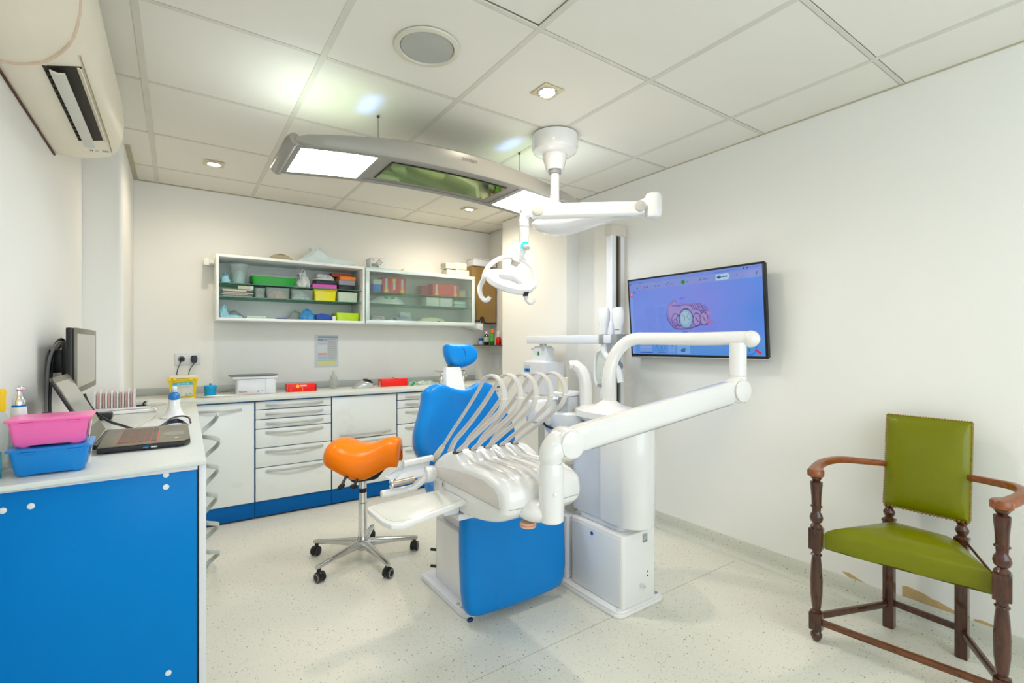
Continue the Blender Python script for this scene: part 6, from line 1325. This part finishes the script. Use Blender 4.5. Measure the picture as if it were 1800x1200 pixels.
# seat
pts = [FL_ + V((.018, -.024, 0)), FR_ + V((.016, .026, 0)), BR_ + V((-.03, -.002, 0)), BL_ + V((-.03, .004, 0))]
def interp(k, u): a, b = pts[k], pts[(k + 1) % 4]; return a + (b - a) * u
loop = []
for k in range(4):
    for j in range(8): loop.append(interp(k, j / 8))
cen = sum(loop, V()) / len(loop)
rings = []
for s, z in ((.985, .398), (1.0, .402), (1.0, .43), (1.002, .455), (.995, .466), (.97, .474), (.88, .487), (.72, .501), (.5, .511), (.25, .516), (.03, .517)):
    rings.append([V((cen.x + (p.x - cen.x) * s, cen.y + (p.y - cen.y) * s, z)) for p in loop])
rings[0] = [p + V((0, 0, .004 * math.sin(i * 2.1))) for i, p in enumerate(rings[0])]
part('seat', MB().loft(rings), GREENL, t)
part('seat_rail', MB().tube([V((FR_.x + .02, FR_.y + .03, .470)), V((BR_.x - .02, BR_.y - .022, .474))], .005, n=8), WOOD, t)
0 and part('seat_rail', MB().tube([V((FL_.x + .02, FL_.y - .01, .470)), V((BL_.x - .02, BL_.y + .015, .474))], .005, n=8), WOOD, t)
# back panel, leaning a little
kx = .05
MBp = frame((2.640, .838, .556), (0, -1, 0), (kx / .4 * 1.0, 0, 1))
PWd, PHt = .290, .408
pan = [(0, 0), (PWd, 0), (PWd, PHt - .004), (PWd - .006, PHt), (.006, PHt), (0, PHt - .004)]
MBp = frame((2.632, .838, .553), (.012, -1, 0), (.11, 0, 1))
part('back_frame', MB().box(.002, PWd - .002, .002, PHt - .002, -.036, -.006, .004, M=MBp), GREENL, t)
dense = []
for (xa_, ya_), (xb_, yb2) in zip(((0, 0), (PWd, 0), (PWd, PHt), (0, PHt)), ((PWd, 0), (PWd, PHt), (0, PHt), (0, 0))):
    for j in range(8): dense.append((xa_ + (xb_ - xa_) * j / 8, ya_ + (yb2 - ya_) * j / 8))
part('back_panel', MB().slab(dense, MBp, .03, [(.99, -.2), (1, -.1), (1, .05), (.985, .2), (.95, .42), (.9, .62), (.8, .85), (.6, 1.05), (.3, 1.12), (.02, 1.14)]), GREENL, t)
nails = []
def nail(u, v): nails.append(MBp @ V((u, v, .0)))
nb = MB()
cnt = 0
def addnail(u, v, side=False):
    nb.lathe([(.0034, -.002), (.0028, .0016), (.0005, .0030)], (0, 0, 0), n=6, M=MBp @ Matrix.Translation((u, v, .0045)))
# bottom row of separate nails, edge rows of smaller ones
for k in range(22):
    n1 = MB().lathe([(.0054, 0), (.0044, .003), (.0008, .0045)], (0, 0, 0), n=8, M=MBp @ Matrix.Translation((.006 + k * (PWd - .012) / 21, .001, .006)))
    part('brass_nail', n1, BRASS, t)
for k in range(46): addnail(PWd + .0005, .010 + k * (PHt - .016) / 45)
for k in range(46): addnail(-.0005, .010 + k * (PHt - .016) / 45)
for k in range(32): addnail(.006 + k * (PWd - .012) / 31, PHt + .0005)
part('edge_nails', nb, BRASS, t, kind='stuff')
# arms
def arm(c, b, bow, nm):
    p = [b, b + (c - b) * .25 + bow * .55 + V((0, 0, .012)), b + (c - b) * .5 + bow * 1.0 + V((0, 0, .022)), b + (c - b) * .75 + bow * .95 + V((0, 0, .018)), c + V((.02, 0, 0)) + bow * .25 + V((0, 0, .006)), c + V((-.012, 0, .0))]
    s = smooth(p, 6); n_k = len(s)
    fl = [(.0135 + .014 * (k / n_k) ** 2.2, .0125 + .004 * (k / n_k)) for k in range(n_k)]
    ao = part(nm, MB().tube(s, 1, n=14, flat=fl, up=(0, 0, 1)), WOODL, t)
    part('scroll_end', MB().lathe([(.024, -.019), (.031, -.014), (.032, .006), (.027, .014), (.001, .017)], c + V((-.006, 0, 0)), n=24, sx=1.05, sy=1), WOODL, ao)
arm(V((FL_.x, FL_.y, .7275)), V((2.652, .835, .735)), V((.02, .055, 0)), 'armrest')
arm(V((FR_.x, FR_.y, .7275)), V((2.652, .552, .735)), V((.03, -.075, 0)), 'armrest')
